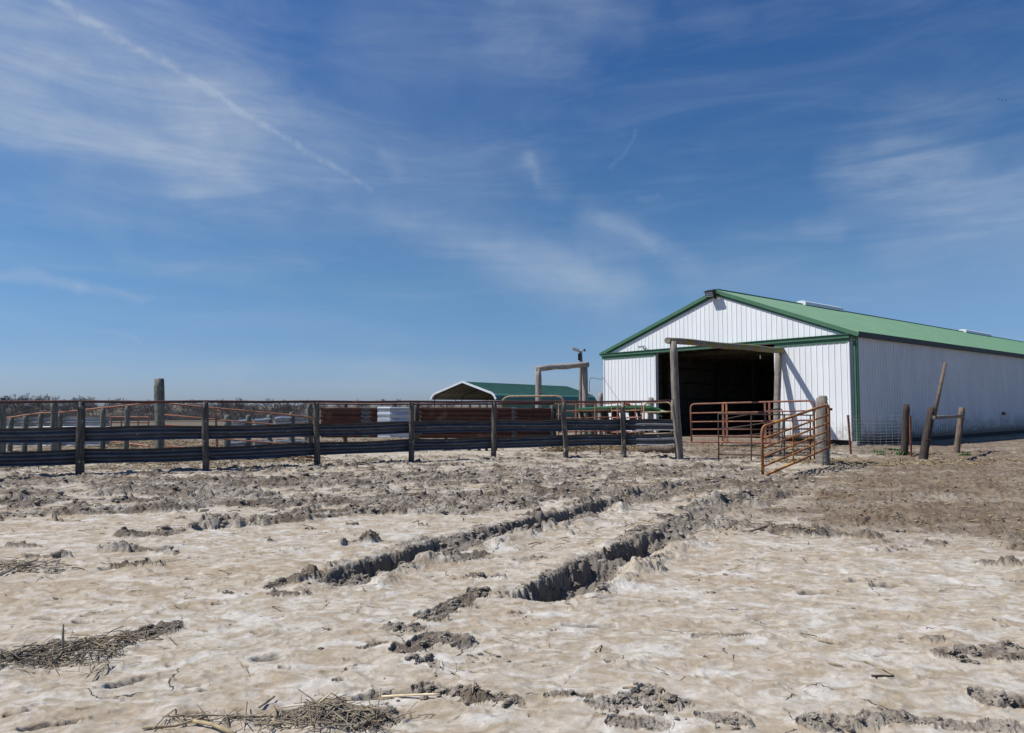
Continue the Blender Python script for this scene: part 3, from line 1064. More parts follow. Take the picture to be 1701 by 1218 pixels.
def shaded_dirty_white():
    mt = mat('shaded_stained_white_steel', (.62, .645, .67), (.56, .58, .61), 1.2, (1, 1, .3), .45)  # front wall's steel with shade painted into the base tone; stains below are dirt
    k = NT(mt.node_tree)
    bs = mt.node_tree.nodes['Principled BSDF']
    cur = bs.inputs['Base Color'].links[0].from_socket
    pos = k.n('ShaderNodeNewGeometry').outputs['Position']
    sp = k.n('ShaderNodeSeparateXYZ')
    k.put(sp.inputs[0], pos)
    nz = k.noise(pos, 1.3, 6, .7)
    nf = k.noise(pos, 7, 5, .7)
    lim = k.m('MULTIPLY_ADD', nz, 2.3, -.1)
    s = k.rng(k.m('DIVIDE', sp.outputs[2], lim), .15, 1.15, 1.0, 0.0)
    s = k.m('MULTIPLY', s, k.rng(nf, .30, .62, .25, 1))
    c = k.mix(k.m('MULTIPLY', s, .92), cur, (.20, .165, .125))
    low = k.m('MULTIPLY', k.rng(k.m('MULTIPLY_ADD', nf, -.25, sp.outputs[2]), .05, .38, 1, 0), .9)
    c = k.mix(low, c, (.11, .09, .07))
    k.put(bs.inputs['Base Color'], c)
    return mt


M['white_shaded_dirty'] = shaded_dirty_white()


def splash_on_front():
    """mud splashed on the foot of the doors, faint streaks and sheet laps"""
    mt = M['white_metal']
    k = NT(mt.node_tree)
    bs = mt.node_tree.nodes['Principled BSDF']
    cur = bs.inputs['Base Color'].links[0].from_socket
    pos = k.n('ShaderNodeNewGeometry').outputs['Position']
    sp = k.n('ShaderNodeSeparateXYZ')
    k.put(sp.inputs[0], pos)
    nf = k.noise(pos, 6, 6, .7)
    st = k.noise(k.mapping(pos, (1, 1, .07)), 5, 4, .6)
    c = k.mix(k.m('MULTIPLY', k.rng(st, .52, .75), .22), cur, (.50, .50, .49))
    splash = k.m('MULTIPLY', k.rng(k.m('MULTIPLY_ADD', nf, -1.1, sp.outputs[2]), -.35, .35, 1, 0), k.rng(nf, .4, .65, .25, .8))
    c = k.mix(splash, c, (.36, .31, .25))
    k.put(bs.inputs['Base Color'], c)


splash_on_front()
m_ = MB()
quadprism(m_, [bp(0, .02, .16), bp(0, LEN, .16), bp(0, LEN, HE), bp(0, .02, HE)], .03, BU)
b = .14
while b < LEN - .1:
    p = [bp(0, b - RIBW, 0), bp(-.02, b - RIBW * .45, 0), bp(-.02, b + RIBW * .45, 0), bp(0, b + RIBW, 0)]
    m_.add([q + UP * .16 for q in p] + [q + UP * (HE - .02) for q in p], [(0, 1, 5, 4), (1, 2, 6, 5), (2, 3, 7, 6), (4, 5, 6, 7), (3, 2, 1, 0)])
    b += PITCH_RIB
m_.build('side_wall', M['white_shaded_dirty'], barn)
m_ = MB()
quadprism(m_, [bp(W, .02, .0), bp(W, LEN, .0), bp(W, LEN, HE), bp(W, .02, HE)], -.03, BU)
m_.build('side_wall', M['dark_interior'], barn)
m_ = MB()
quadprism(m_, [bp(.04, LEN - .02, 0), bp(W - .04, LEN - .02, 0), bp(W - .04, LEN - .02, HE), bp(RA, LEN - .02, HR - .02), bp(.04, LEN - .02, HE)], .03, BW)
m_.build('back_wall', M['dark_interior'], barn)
# inner partition with lumber, dimly seen through the opening
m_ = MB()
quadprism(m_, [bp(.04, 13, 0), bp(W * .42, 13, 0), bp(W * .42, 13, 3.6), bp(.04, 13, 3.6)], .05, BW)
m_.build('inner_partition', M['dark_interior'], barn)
for aa in (.3, 2.6, 4.9, 7.4, 9.9, W - .3):
    for bb in (4.5, 9, 13.5, 22):
        if bb < 5 and 1 < aa < W - 1:
            continue
        MB().box(bp(aa, bb, HE / 2), (.15, .15, HE), (BU, BW, UP)).build('interior_post', M['dark_lumber'], barn)
m_ = MB()
for bb in np.arange(2.4, LEN, 2.4):
    m_.bar(bp(.1, bb, HE - .1), bp(W - .1, bb, HE - .1), .05, .2)
    m_.bar(bp(.1, bb, HE + .0), bp(RA, bb, HR - .14), .05, .18)
    m_.bar(bp(W - .1, bb, HE + .0), bp(RA, bb, HR - .14), .05, .18)
    m_.bar(bp(W * .3, bb, HE), bp(RA, bb, HR - .3), .04, .1)
    m_.bar(bp(W * .7, bb, HE), bp(RA, bb, HR - .3), .04, .1)
m_.build('roof_truss', M['dark_lumber'], barn)
m_ = MB()
for z in (.9, 1.8, 2.7, 3.5):
    m_.bar(bp(W - .06, 1, z), bp(W - .06, LEN - 1, z), .14, .05)
m_.build('wall_girt', M['dark_lumber'], barn)
# skirt boards and pier
m_ = MB()
m_.bar(bp(.03, .02, .07), bp(A_R, .02, .07), .05, .20)
m_.bar(bp(A_L, .02, .07), bp(W - .03, .02, .07), .05, .20)
m_.bar(bp(.02, .1, .06), bp(.02, LEN, .06), .05, .195)
m_.build('skirt_board', M['wood_dark'], barn)
MB().box(bp(.05, -.10, -.05), (.20, .20, .42), (BU, BW, UP)).build('corner_pier', M['concrete'], barn)
# dirt floor kept dark
# roof: two slabs with ribs
OV, OE = .17, .10
m_ = MB()


def roof_side(mb, s):
    # s=+1: right-hand slope (towards a=0)
    def a_of(t):
        return RA * (1 - t) - OV * t if s > 0 else RA + (W - RA + OV) * t

    def zz(t):
        half = RA if s > 0 else W - RA
        return HR + .10 - (HR - HE) * (half + OV) / half * t
    nrm = ((bp(a_of(1), 0, zz(1)) - bp(a_of(0), 0, zz(0))).cross(BW)).normalized()
    if nrm.z < 0:
        nrm = -nrm
    pts = [bp(a_of(0), -OE, zz(0)), bp(a_of(1), -OE, zz(1)), bp(a_of(1), LEN + OE, zz(1)), bp(a_of(0), LEN + OE, zz(0))]
    quadprism(mb, pts, .03, nrm)
    b = -OE + .03
    while b < LEN:
        p0 = bp(a_of(0), b, zz(0)) + nrm * .03
        p1 = bp(a_of(1), b, zz(1)) + nrm * .03
        vs = []
        for p in (p0, p1):
            vs += [p - BW * .03, p - BW * .014 + nrm * .018, p + BW * .014 + nrm * .018, p + BW * .03]
        mb.add(vs, [(0, 4, 5, 1), (1, 5, 6, 2), (2, 6, 7, 3), (0, 1, 2, 3), (7, 6, 5, 4)])
        b += PITCH_RIB
    return a_of, zz, nrm


rsA = roof_side(m_, 1)
rsB = roof_side(m_, -1)
roof = m_.build('roof', M['green_roof'], barn)
m_ = MB()
m_.bar(bp(RA, -OE - .01, HR + .145), bp(RA, LEN + OE, HR + .145), .20, .04)
m_.build('ridge_cap', M['green_roof'], roof)
# rake trim along both gable slopes, eave trim, corner trim
m_ = MB()
for (af, zf, nr) in (rsA, rsB):
    m_.bar(bp(af(0), -OE - .02, zf(0) - .05), bp(af(1), -OE - .02, zf(1) - .05), .03, .15)
    m_.bar(bp(af(0), -.03, zf(0) - .175), bp(af(1) + (.2 if af(1) < 0 else -.2), -.03, zf(1) - .175 + .1), .02, .10)
m_.build('rake_trim', M['green_trim'], barn)
m_ = MB()
for (af, zf, nr) in (rsA, rsB):
    # soffit under the gable overhang
    q = [bp(af(0), -OE, zf(0) - .05), bp(af(1), -OE, zf(1) - .05), bp(af(1), -.005, zf(1) - .05), bp(af(0), -.005, zf(0) - .05)]
    quadprism(m_, q, -.02, UP)
m_.build('soffit', M['green_trim'], barn)
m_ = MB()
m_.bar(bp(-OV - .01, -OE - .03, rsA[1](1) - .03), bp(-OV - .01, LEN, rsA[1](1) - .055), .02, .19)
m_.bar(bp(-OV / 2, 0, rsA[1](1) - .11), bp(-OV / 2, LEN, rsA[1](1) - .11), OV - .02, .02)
m_.build('eave_board', M['eave_dark'], barn)  # near-black board along the eave and across its underside
m_ = MB()
m_.bar(bp(.045, -.018, .14), bp(.045, -.018, HE - .0), .085, .035, BW)
m_.bar(bp(-.018, .07, .14), bp(-.018, .07, HE - .06), .035, .14, BW)
m_.build('corner_trim', M['green_trim'], barn)
m_ = MB()
m_.bar(bp(W - .065, -.018, .14), bp(W - .065, -.018, HE - .05), .13, .035, BW)
m_.build('corner_trim', M['green_trim'], barn)
# sliding doors on a green track
DT = ZT - .03
for (a0, a1) in ((.16, A_R), (A_L, W - .14)):
    dr = MB()
    wall_poly(dr, a0, a1, .20, DT, -.13, .05)
    ribs(dr, a0, a1, .20, DT - .01, -.13)
    d_ = dr.build('sliding_door', M['white_metal'], barn)
    for aa in (a0 + .02, a1 - .02):
        MB().bar(bp(aa, -.145, .18), bp(aa, -.145, DT - .02), .05, .05, BW).build('door_edge', M['white_metal'], d_)
m_ = MB()
m_.bar(bp(.13, -.15, ZT + .17), bp(W - .02, -.15, ZT + .17), .16, .13)
m_.bar(bp(.13, -.17, ZT + .245), bp(W - .02, -.17, ZT + .245), .21, .02)
m_.build('door_track', M['green_trim'], barn)
MB().bar(bp(.16, -.14, ZT + .03), bp(A_R, -.14, ZT + .03), .05, .15).build('track_cover', M['green_trim'], barn)
MB().bar(bp(A_L, -.14, ZT + .03), bp(W - .04, -.14, ZT + .03), .05, .15).build('track_cover', M['green_trim'], barn)
# flood light at the peak
fl = MB()
pk = bp(RA + .10, -.30, HR - .05)
fax = (BU, (BW * math.cos(.35) + UP * math.sin(.35)), (UP * math.cos(.35) - BW * math.sin(.35)))
fl.box(pk, (.42, .22, .27), fax)
fl.box(pk + fax[2] * .145 - fax[1] * .03, (.46, .26, .03), fax)
fl.bar(pk + BW * .1 - UP * .1, bp(RA + .05, -.02, HR - .22), .07, .07)
f_ = fl.build('flood_light', M['black'], barn)
g = MB()
g.box(pk - fax[1] * .115, (.34, .012, .20), fax)
g.build('lamp_glass', M['glass'], f_)
for dz in (-.04, .04):
    MB().box(pk - fax[1] * .125 + fax[2] * dz, (.30, .01, .018), fax).build('louvre', M['black'], f_)
# white ridge vents
for (x0, x1) in ((1330, 1393), (1598, 1640)):
    bb = []
    for xx in (x0, x1):
        # ridge line param at this pixel column
        lo, hi = 0.0, 60.0
        for _ in range(40):
            mid = (lo + hi) / 2
            q = bp(RA, mid, HR)
            sx = 850.5 + 1134 * q.x / (q.y * math.cos(PITCH) + (q.z - EYE) * math.sin(PITCH))
            if sx < xx: lo = mid
            else: hi = mid
        bb.append(lo)
    v_ = MB()
    c0, c1 = bb
    z0 = HR + .14
    prof = [(-.26, -.06), (-.26, .10), (-.12, .17), (.12, .17), (.26, .10), (.26, -.06)]
    n = len(prof)
    vs = [bp(RA + a, c0, z0 + z) for a, z in prof] + [bp(RA + a, c1, z0 + z) for a, z in prof]
    fs = [tuple(range(n))[::-1], tuple(range(n, 2 * n))] + [(i, (i + 1) % n, (i + 1) % n + n, i + n) for i in range(n)]
    v_.add(vs, fs)
    v_.build('ridge_vent', M['skyl'], roof)
# twin spot lamp above the track
a_, z_ = front(1071, 577)
tl = MB()
base = bp(a_, -.03, z_ - .02)
tl.box(base, (.14, .05, .12), (BU, BW, UP))
head = base - BW * .16 + UP * .07
tl.tube([base, head], .02, 6)
for s in (-1, 1):
    hc = head + BU * (.10 * s)
    tl.tube([hc + BW * .08 + UP * .03, hc + BW * .0, hc - BW * .10 - UP * .05], [.03, .06, .075], 10)
tl.build('spot_lamp', M['skyl'], barn)
# power cable from the light pole
# weathered bird's nest / rust hole on the side wall
q = hit(1667, 687, R0 - BU * .03, BU)
nb = MB()
nb.box(q, (.10, .26, .14), (BU, BW, UP))
nb.tube([q - UP * .02 - BW * .2, q + BW * .05, q + BW * .2], [.03, .07, .03], 6)
nb.build('wall_outlet', M['rust'], barn)


# ------------------------------------------------------------------ posts and simple timber
def post_mesh(base, top, r0, r1=None, seed=0, sides=14, sink=.35, flat=False, cut=0.0):
    """round weathered post, slightly crooked and out of round, with a split top"""
    base, top = Vector(base), Vector(top)
    r1 = r1 or r0
    d = (top - base).normalized()
    rr = random.Random(seed)
    n = 9
    pts, rad = [], []
    pts.append(base - d * sink)
    rad.append(r0 * 1.04)
    side = d.cross(Vector((0, 1, 0))).normalized()
    ph = rr.uniform(0, 6)
    L = (top - base).length
    for i in range(n + 1):
        t = i / n
        wob = .012 * L * math.sin(t * 3.2 + ph) * (1 - t) * t * 4 * .5
        pts.append(base + d * L * t + side * wob)
        rad.append((r0 * (1 - t) + r1 * t) * (1 + .04 * rr.uniform(-1, 1)))
    m = MB()
    m.tube(pts, rad, sides, True, .10, seed)
    # bevelled crown
    k = len(m.v)
    for i in range(k - sides, k):
        p = Vector(m.v[i])
        c = top
        q = c + (p - c) * .86 + d * .0
        m.v[i] = tuple(q + d * (cut * ((p - c).dot(side) / (r1 + 1e-6)) + rr.uniform(-.4, .4) * r1 * .25))
    return m


def lone_post(name, bpx, tpx, r, material, label, cat, Y=None, group=None, seed=0, r1=None, cut=0.0):
    b_ = G(*bpx) if Y is None else P(bpx[0], bpx[1], Y)
    b_ = Vector((b_.x, b_.y, 0.0))
    t_ = P(tpx[0], tpx[1], b_.y)
    m = post_mesh(b_, t_, r, r1, seed, cut=cut)
    o = m.build(name, material, smooth=True)
    tag(o, label, cat, group)
    return o, b_, t_


# ------------------------------------------------------------------ front guardrail fence
FP = [(-395, 842), (-175, 815), (-48, 804), (133, 791), (342, 784.5), (527, 775), (683, 768), (820, 764.5), (940, 763), (1036, 762)]
FPX = [(-110, 801), (133, 791), (342, 784.5), (527, 775), (683, 768), (820, 764.5), (940, 763), (1036, 762)]
fence = empty('guardrail_fence', G(600, 770), 'long front fence of dark posts carrying two rows of steel guardrail under a maroon pipe', 'fence')
fpts = []
for i, (px, py) in enumerate(FPX):
    b_ = G(px, py)
    ty = 668
    t_ = P(px + (1.5, 2, -1, -1, 1, 1, -4, -2)[i], ty, b_.y)
    rr = (.078, .080, .078, .074, .072, .072, .072, .074)[i]
    post_mesh(b_, t_, rr, rr * .93, 20 + i).build('fence_post', M['wood_fence'], fence, True)
    fpts.append((b_, t_))
# far left continuation outside the frame and the leaning pipe end on the right
b_, t_ = G(1128, 765), P(1117, 665, G(1128, 765).y)
post_mesh(b_, t_, .045, .045, 77).build('leaning_end_post', M['wood_grey'], fence, True)
fpts.append((Vector((b_.x * .3 + t_.x * .7, b_.y, 0)), t_))
# pipe rail
prail = MB()
pl = [fpts[0][1] + (fpts[0][1] - fpts[1][1]) * .6] + [q[1] + Vector((0, 0, .012)) for q in fpts]
pl[-1] = P(1118, 665.5, fpts[-1][1].y)
dense = []
for a, b in zip(pl[:-1], pl[1:]):
    for t in (0, .5):
        q = a.lerp(b, t)
        q.z -= .012 * (t > 0)
        dense.append(q)
dense.append(pl[-1])
prail.tube(dense, .031, 10)
prail.build('pipe_rail', M['maroon'], fence, True)

WPROF = [(0, .155), (.012, .135), (.080, .100), (.082, .066), (.006, .018), (.006, -.018), (.082, -.066), (.080, -.100), (.012, -.135), (0, -.155)]


def wbeam(mb, a, b, away, sc=1.0, seed=0, bend=.01):
    """guardrail beam between two points, corrugations bulging to 'away'"""
    a, b = Vector(a), Vector(b)
    rr = random.Random(seed)
    n = 8
    vs, fs = [], []
    k = len(WPROF)
    ph = rr.uniform(0, 6)
    for i in range(n + 1):
        t = i / n
        p = a.lerp(b, t) + UP * (bend * math.sin(t * 5 + ph)) + away * (.012 * math.sin(t * 4 + ph * 2))
        sq = 1 + .05 * math.sin(t * 7 + ph)
        for (d, z) in WPROF:
            vs.append(p + away * d * sc + UP * z * sc * sq)
        for (d, z) in WPROF:
            vs.append(p + away * (d + .004) * sc + UP * z * sc * sq)
    s = 2 * k
    for i in range(n):
        for j in range(k - 1):
            fs.append((i * s + j, i * s + j + 1, (i + 1) * s + j + 1, (i + 1) * s + j))
            fs.append((i * s + k + j, (i + 1) * s + k + j, (i + 1) * s + k + j + 1, i * s + k + j + 1))
        fs.append((i * s, (i + 1) * s, (i + 1) * s + k, i * s + k))
        fs.append((i * s + k - 1, i * s + 2 * k - 1, (i + 1) * s + 2 * k - 1, (i + 1) * s + k - 1))
    mb.add(vs, fs)


# heights of the two rows at each post (centre)
ZU = [.87, .875, .875, .88, .90, .915, .93, .94, .94]
ZL = [.395, .40, .405, .41, .44, .465, .50, .525, .56]
bsx = [q[0] for q in fpts]
bsx = [bsx[0] + (bsx[0] - bsx[1]) * .6] + bsx
ZU = [ZU[0]] + ZU
ZL = [ZL[0]] + ZL
for i in range(len(bsx) - 1):
    a, b = Vector(bsx[i]), Vector(bsx[i + 1])
    d = (b - a).normalized()
    aw = Vector((-d.y, d.x, 0))
    last = i == len(bsx) - 2
    ex = .06
    for row, Z in ((0, ZU), (1, ZL)):
        m_ = MB()
        off = aw * (.082 + (.006 if (i + row) % 2 else 0.0))
        a2, b2 = a - d * ex + off + UP * (Z[i] + .006 * (i % 2)), b + d * (ex if not last else -.05) + off + UP * Z[i + 1]
        a2.z = Z[i]; b2.z = Z[i + 1]
        wbeam(m_, a2, b2, aw, 1.0, i * 3 + row, .010)
        gr_ = m_.build('guard_rail', M['galv'], fence)
        for _t in ((.22, .71) if (i + row) % 2 else (.43,)):
            MB().box(a2.lerp(b2, _t) - aw * .004 + UP * (.09 if row else -.02), (.045, .012, .022), (d, aw, UP)).build('bolt', M['wire'], gr_)
# cables and sagging hose
def line_on_fence(zs, r, sag, side=-1, i0=0, i1=9):
    pts = []
    for i in range(i0, i1):
        a, b = Vector(bsx[i]), Vector(bsx[i + 1])
        d = (b - a).normalized()
        nn = Vector((d.y, -d.x, 0)) * .085
        if side > 0:
            nn = -nn
        for t in np.linspace(0, 1, 9)[:-1]:
            q = a.lerp(b, t) + nn
            q.z = zs + (ZU[i] * (1 - t) + ZU[i + 1] * t - .87) * .6 - sag * 4 * t * (1 - t) * (1 + .5 * math.sin(i * 2.3))
            pts.append(q)
    MB().tube(pts, r, 5).build('cable', M['wire_dark'], fence, True)


line_on_fence(1.36, .005, .01, 1, 0, 8)
line_on_fence(1.32, .005, .01, 1, 0, 5)
line_on_fence(1.12, .005, .015, 1, 0, 5)
line_on_fence(1.005, .009, .055, -1, 3, 6)
line_on_fence(.335, .007, .07, -1, 1, 4)

# ------------------------------------------------------------------ second row: post-and-pipe pens behind on the left
YB = 21.6
pen = empty('pipe_fence', P(110, 740, YB) * Vector((1, 1, 0)) if False else Vector((P(110, 740, YB).x, YB, 0)),
            'rear left pen fence of short green-tinged posts under a sloping rusty pipe', 'fence')
ppts = []
for i, (px, ty) in enumerate([(-40, 700), (19, 694.5), (43, 690.5), (68, 687.5), (100, 686.5), (172, 678.5), (212, 674.5)]):
    t_ = P(px, ty, YB)
    b_ = Vector((t_.x, YB, 0))
    post_mesh(b_, t_, .068 + .008 * (i > 4), None, 90 + i).build('fence_post', M['wood_green'], pen, True)
    ppts.append(t_ + UP * .02)
ppts.append(P(258, 669.5, YB))
MB().tube(ppts, .026, 8).build('pipe_rail', M['rust_pink'], pen, True)
for (z, x0, x1) in ((.95, -120, 178), (.36, -120, 178)):
    cuts = [x0, -40, 60, x1]
    for a, b in zip(cuts[:-1], cuts[1:]):
        m_ = MB()
        wbeam(m_, Vector((P(a, 700, YB).x, YB + .09, z)), Vector((P(b, 700, YB).x, YB + .09, z)), Vector((0, 1, 0)), 1.0, a + 500)
        m_.build('guard_rail', M['galv_old'], pen)

lone_post('fence_post', (3, 770), (3, 661), .085, M['wood_green'], 'grey post at the left frame edge just behind the guardrail fence', 'post', seed=3)
lone_post('fence_post', (90, 768), (90, 667), .085, M['wood_green'], 'stout green-tinged post behind the fence, between the frame edge and the first near post', 'post', seed=4)
lone_post('tall_post', (265, 767), (265, 629.5), .105, M['wood_green'], 'tall lichen-grey wooden post rising well above the guardrail fence', 'post', seed=5, r1=.125)
lone_post('fence_post', (515, 745), (514, 671), .10, M['wood_green'], 'grey post behind the guardrail fence where the orange gate ends', 'post', seed=6)

# red pipe pen beyond
rp = empty('pipe_pen_panel', Vector((P(215, 700, 30).x, 30, 0)), 'low faded red pipe panel far back in the left pens', 'fence panel')
for z_px in (692.5, 702):
    MB().tube([P(184, z_px, 30), P(248, z_px + .5, 30)], .03, 6).build('rail', M['rust_pink'], rp)
for px in (185, 202, 230, 247):
    t_ = P(px, 692, 30)
    MB().tube([Vector((t_.x, 30, -.2)), t_], .028, 6).build('upright', M['rust_pink'], rp)
MB().tube([P(184, 733, 24), P(248, 741, 22)], .03, 6).build('fallen_pipe', M['rust_pink'], rp)


# ------------------------------------------------------------------ gates
def gate(name, lb, lt, rb, rt, label, cat='gate', rails=(0, .17, .35, .53, .72, 1), braces=(), r=.024, rail_mat='rust_red', brace_mat=None,
         corner=.16, feet=0.0, group=None, rr=.021, round_r=True, round_l=True):
    """tube gate from its four corners; rails as fractions down from the top"""
    lb, lt, rb, rt = map(Vector, (lb, lt, rb, rt))
    g_ = empty(name, (lb + rb) / 2, label, cat, group)
    du = (rt - lt).normalized()

    def arc(c0, c1, c2, k=5):
        # quadratic corner
        return [c0.lerp(c1, t).lerp(c1.lerp(c2, t), t) for t in [i / k for i in range(k + 1)]]
    path = [lb + (lb - lt).normalized() * feet]
    if round_l:
        vl = (lb - lt).normalized()
        path += arc(lt + vl * corner, lt, lt + du * corner)
    else:
        path += [lt]
    if round_r:
        vr = (rb - rt).normalized()
        path += arc(rt - du * corner, rt, rt + vr * corner)
    else:
        path += [rt]
    path.append(rb + (rb - rt).normalized() * feet)
    MB().tube(path, r, 10).build('frame', M[rail_mat], g_, True)
    for f in rails[1:]:
        a, b = lt.lerp(lb, f), rt.lerp(rb, f)
        mid = a.lerp(b, .5) - UP * .008
        MB().tube([a, a.lerp(b, .25), mid, a.lerp(b, .75), b], r if f in (0, 1) else rr, 8).build('rail', M[rail_mat], g_, True)
    nrm = du.cross(UP).normalized()
    for s in braces:
        a, b = lt.lerp(rt, s), lb.lerp(rb, s)
        m = MB()
        m.bar(a + nrm * .02, b + nrm * .02, .06, .012, nrm.cross(UP) if False else nrm)
        m.build('brace', M[brace_mat or rail_mat], g_)
    return g_


def corners(l_top, l_bot, Yl, r_top, r_bot, Yr, lx, rx):
    return P(lx[1], l_bot, Yl), P(lx[0], l_top, Yl), P(rx[1], r_bot, Yr), P(rx[0], r_top, Yr)


# gate A across the barn mouth
gate('pipe_gate', *corners(671.5, 734.3, 22.6, 665.7, 735.5, 20.2, (1147, 1149), (1352, 1353)),
     'red-brown six-bar pipe gate standing across the mouth of the barn', rails=(0, .24, .47, .67, .84, 1), braces=(.285, .315, .63, .665), r=.029, brace_mat='rust_red')
# its uprights in orange patches come from the paint; panel B in front
gate('stock_gate', *corners(687.5, 767.6, 17.7, 690.0, 768.0, 17.6, (1193, 1194), (1352, 1353)),
     'thin dark brown pipe panel on the ground between the two larger gates', 'gate', rails=(0, .30, .48, .66, .85, 1), braces=(), r=.020, rr=.015, rail_mat='rust_dark',
     feet=.06, round_l=False, round_r=False)
pb = [o for o in COL.objects if o.name == 'stock_gate'][0]
for px in (1248, 1303, 1346):
    Yp = 17.65
    MB().tube([P(px, 766, Yp), P(px, 690, Yp)], .018, 6).build('upright', M['rust_dark'], pb)
# gate C near, swung open towards us
gC = gate('pipe_gate', *corners(709.5, 792.0, 14.1, 671.5, 743.0, 16.75, (1265.5, 1267), (1376.5, 1377.5)),
          'bright rust-orange six-bar gate swung open from the thick post, its free end on the mud', rails=(0, .245, .43, .615, .80, 1), braces=(),
          r=.030, rr=.023, rail_mat='rust_orange', feet=.03)
lbC, ltC, rbC, rtC = corners(709.5, 792.0, 14.1, 671.5, 743.0, 16.75, (1265.5, 1267), (1376.5, 1377.5))
for s in (.40, .72):
    a, b = ltC.lerp(rtC, s), lbC.lerp(rbC, s)
    nn = (rtC - ltC).cross(UP).normalized()
    MB().bar(a + nn * .03, b + nn * .03, .055, .012, nn).build('brace', M['brace_orange'], gC)
# hinge lugs
for f in (.12, .9):
    q = rtC.lerp(rbC, f)
    MB().box(q + Vector((.03, 0, 0)), (.10, .05, .06)).build('hinge', M['rust_dark'], gC)
# tilted older gate leaning inside the mouth (grey rails rising to the right)
gate('leaning_gate', *corners(697, 741, 24.2, 678, 735, 22.2, (1200, 1200), (1300, 1300)),
     'dull grey gate behind the red-brown gate, its bars rising to the right', rails=(0, .36, .68, 1), braces=(), r=.02, rail_mat='wood_dark', round_l=False)

# thick gate post
gp_, gb, gt = lone_post('gate_post', (1367.5, 773), (1364.5, 661), .155, M['wood_grey'], 'thick weathered round gate post wrapped in wire at its foot', 'post', seed=12, r1=.14)
gp_o = gp_
# upper chipped crown of that post
top = MB()
top.tube([P(1366.5, 664, gb.y + .03), P(1366.5, 657.5, gb.y + .03)], [.115, .085], 12, True, .12, 4)
top.build('chipped_top', M['wood_grey'], gp_o, True)
m_ = MB()
for i in range(6):
    z = .12 + i * .12
    m_.tube([gb + Vector((math.cos(t) * .168, math.sin(t) * .168, z)) for t in np.linspace(0, 2 * math.pi, 17)], .004, 4, False)
for i in range(12):
    t = i / 12 * 2 * math.pi
    m_.tube([gb + Vector((math.cos(t) * .168, math.sin(t) * .168, .03)), gb + Vector((math.cos(t) * .168, math.sin(t) * .168, .80))], .003, 4, False)
m_.build('wire_wrap', M['wire'], gp_o)


# ------------------------------------------------------------------ log portals
def portal(name, lb, lt, rb, rt, beam_l, beam_r, Yl, Yr, r, rbm, label, pm, bmx, seed, Yrt=None, rR=None):
    """two posts and a log lintel"""
    l0 = P(lb[0], lb[1], Yl); l0.z = 0
    r0 = P(rb[0], rb[1], Yr); r0.z = 0
    e = empty(name, (l0 + r0) / 2, label, 'portal')
    post_mesh(l0, P(lt[0], lt[1], Yl), r, r * .93, seed, 16).build('post', M[pm], e, True)
    post_mesh(r0, P(rt[0], rt[1], Yrt or Yr), rR or r, (rR or r) * .93, seed + 1, 16).build('post', M[pm], e, True)
    a, b = P(beam_l[0], beam_l[1], Yl), P(beam_r[0], beam_r[1], Yrt or Yr)
    n = 12
    pts = [a.lerp(b, i / n) + UP * .012 * math.sin(i * 1.1 + seed) for i in range(n + 1)]
    rad = [(rbm + (rbm * .28 if Yrt else 0) * i / n) * (1 + .05 * math.sin(i * 1.7 + seed)) for i in range(n + 1)]
    MB().tube(pts, rad, 16, True, .07, seed + 2).build('lintel_log', M[bmx], e, True)
    return e


YL = G(1129, 763).y
pA = portal('log_portal', (1129, 763), (1118.5, 567), (1291, 746), (1293, 586), (1108.5, 565.5), (1299, 582.5), YL, 26.2,
            .112, .088, 'tall log portal with a mossy sagging lintel in front of the barn mouth', 'wood_grey', 'wood_moss', 31, 26.95, .122)
m_ = MB()
q = P(1263, 590, 25.4)
m_.tube([q, q - UP * .14], .02, 6)
m_.build('hanging_bolt', M['wire'], pA)
portal('log_portal', (894, 733), (894, 613), (972, 732), (972, 607), (889.5, 612.5), (977.5, 605.5), 28, 28.6, .128, .115,
       'bleached log portal beside the light pole, left of the barn', 'wood_paleV', 'wood_pale', 41)

# light pole with flood lamp and box
YP = 33
pole = empty('light_pole', Vector((P(964.5, 700, YP).x, YP, 0)), 'dark wooden pole with a flood lamp at its top behind the bleached portal', 'light pole')
post_mesh(Vector((P(964.8, 700, YP).x, YP, 0)), P(964.8, 583.5, YP), .085, .075, 51).build('pole', M['wood_grey'], pole, True)
m_ = MB()
c = P(956.5, 581.5, YP - .1)
ax = (Vector((.94, -.2, -.28)).normalized(), Vector((.2, .98, 0)).normalized(), None)
ax = (ax[0], ax[1], ax[0].cross(ax[1]))
m_.box(c, (.30, .22, .11), ax)
m_.box(c + ax[2] * .07, (.2, .16, .04), ax)
m_.tube([c + ax[0] * .1, P(963.5, 586, YP)], .022, 6)
m_.build('flood_lamp', M['concrete'], pole)
m_ = MB()
m_.tube([P(965, 584, YP), P(970.5, 582, YP)], .02, 6)
m_.box(P(971, 582, YP), (.10, .08, .12))
m_.build('side_bracket', M['wood_grey'], pole)
m_ = MB()
m_.box(P(961.8, 593, YP - .09), (.10, .07, .34))
m_.build('junction_box', M['black'], pole)
# cable sagging from the portal to the barn
a, b = P(979, 633, 30), bp(W, -.05, 2.9)
pts = [a - UP * .5, a, P(981, 628, 30.3), P(990, 628.5, 31.5), P(999, 631, 33.5), b]
o = MB().tube(pts, .012, 5).build('overhead_cable', M['wire_dark'])
tag(o, 'thin dark cable sagging between the bleached portal and the barn corner', 'cable')
lone_post('stub_post', (997.5, 728), (997.5, 653), .115, M['wood_paleV'], 'short square-cut grey post against the left corner of the barn', 'post', seed=61)
lone_post('stub_post', (1081, 735), (1081, 660.5), .115, M['wood_paleV'], 'short flat-topped grey post in front of the left barn door', 'post', seed=62)

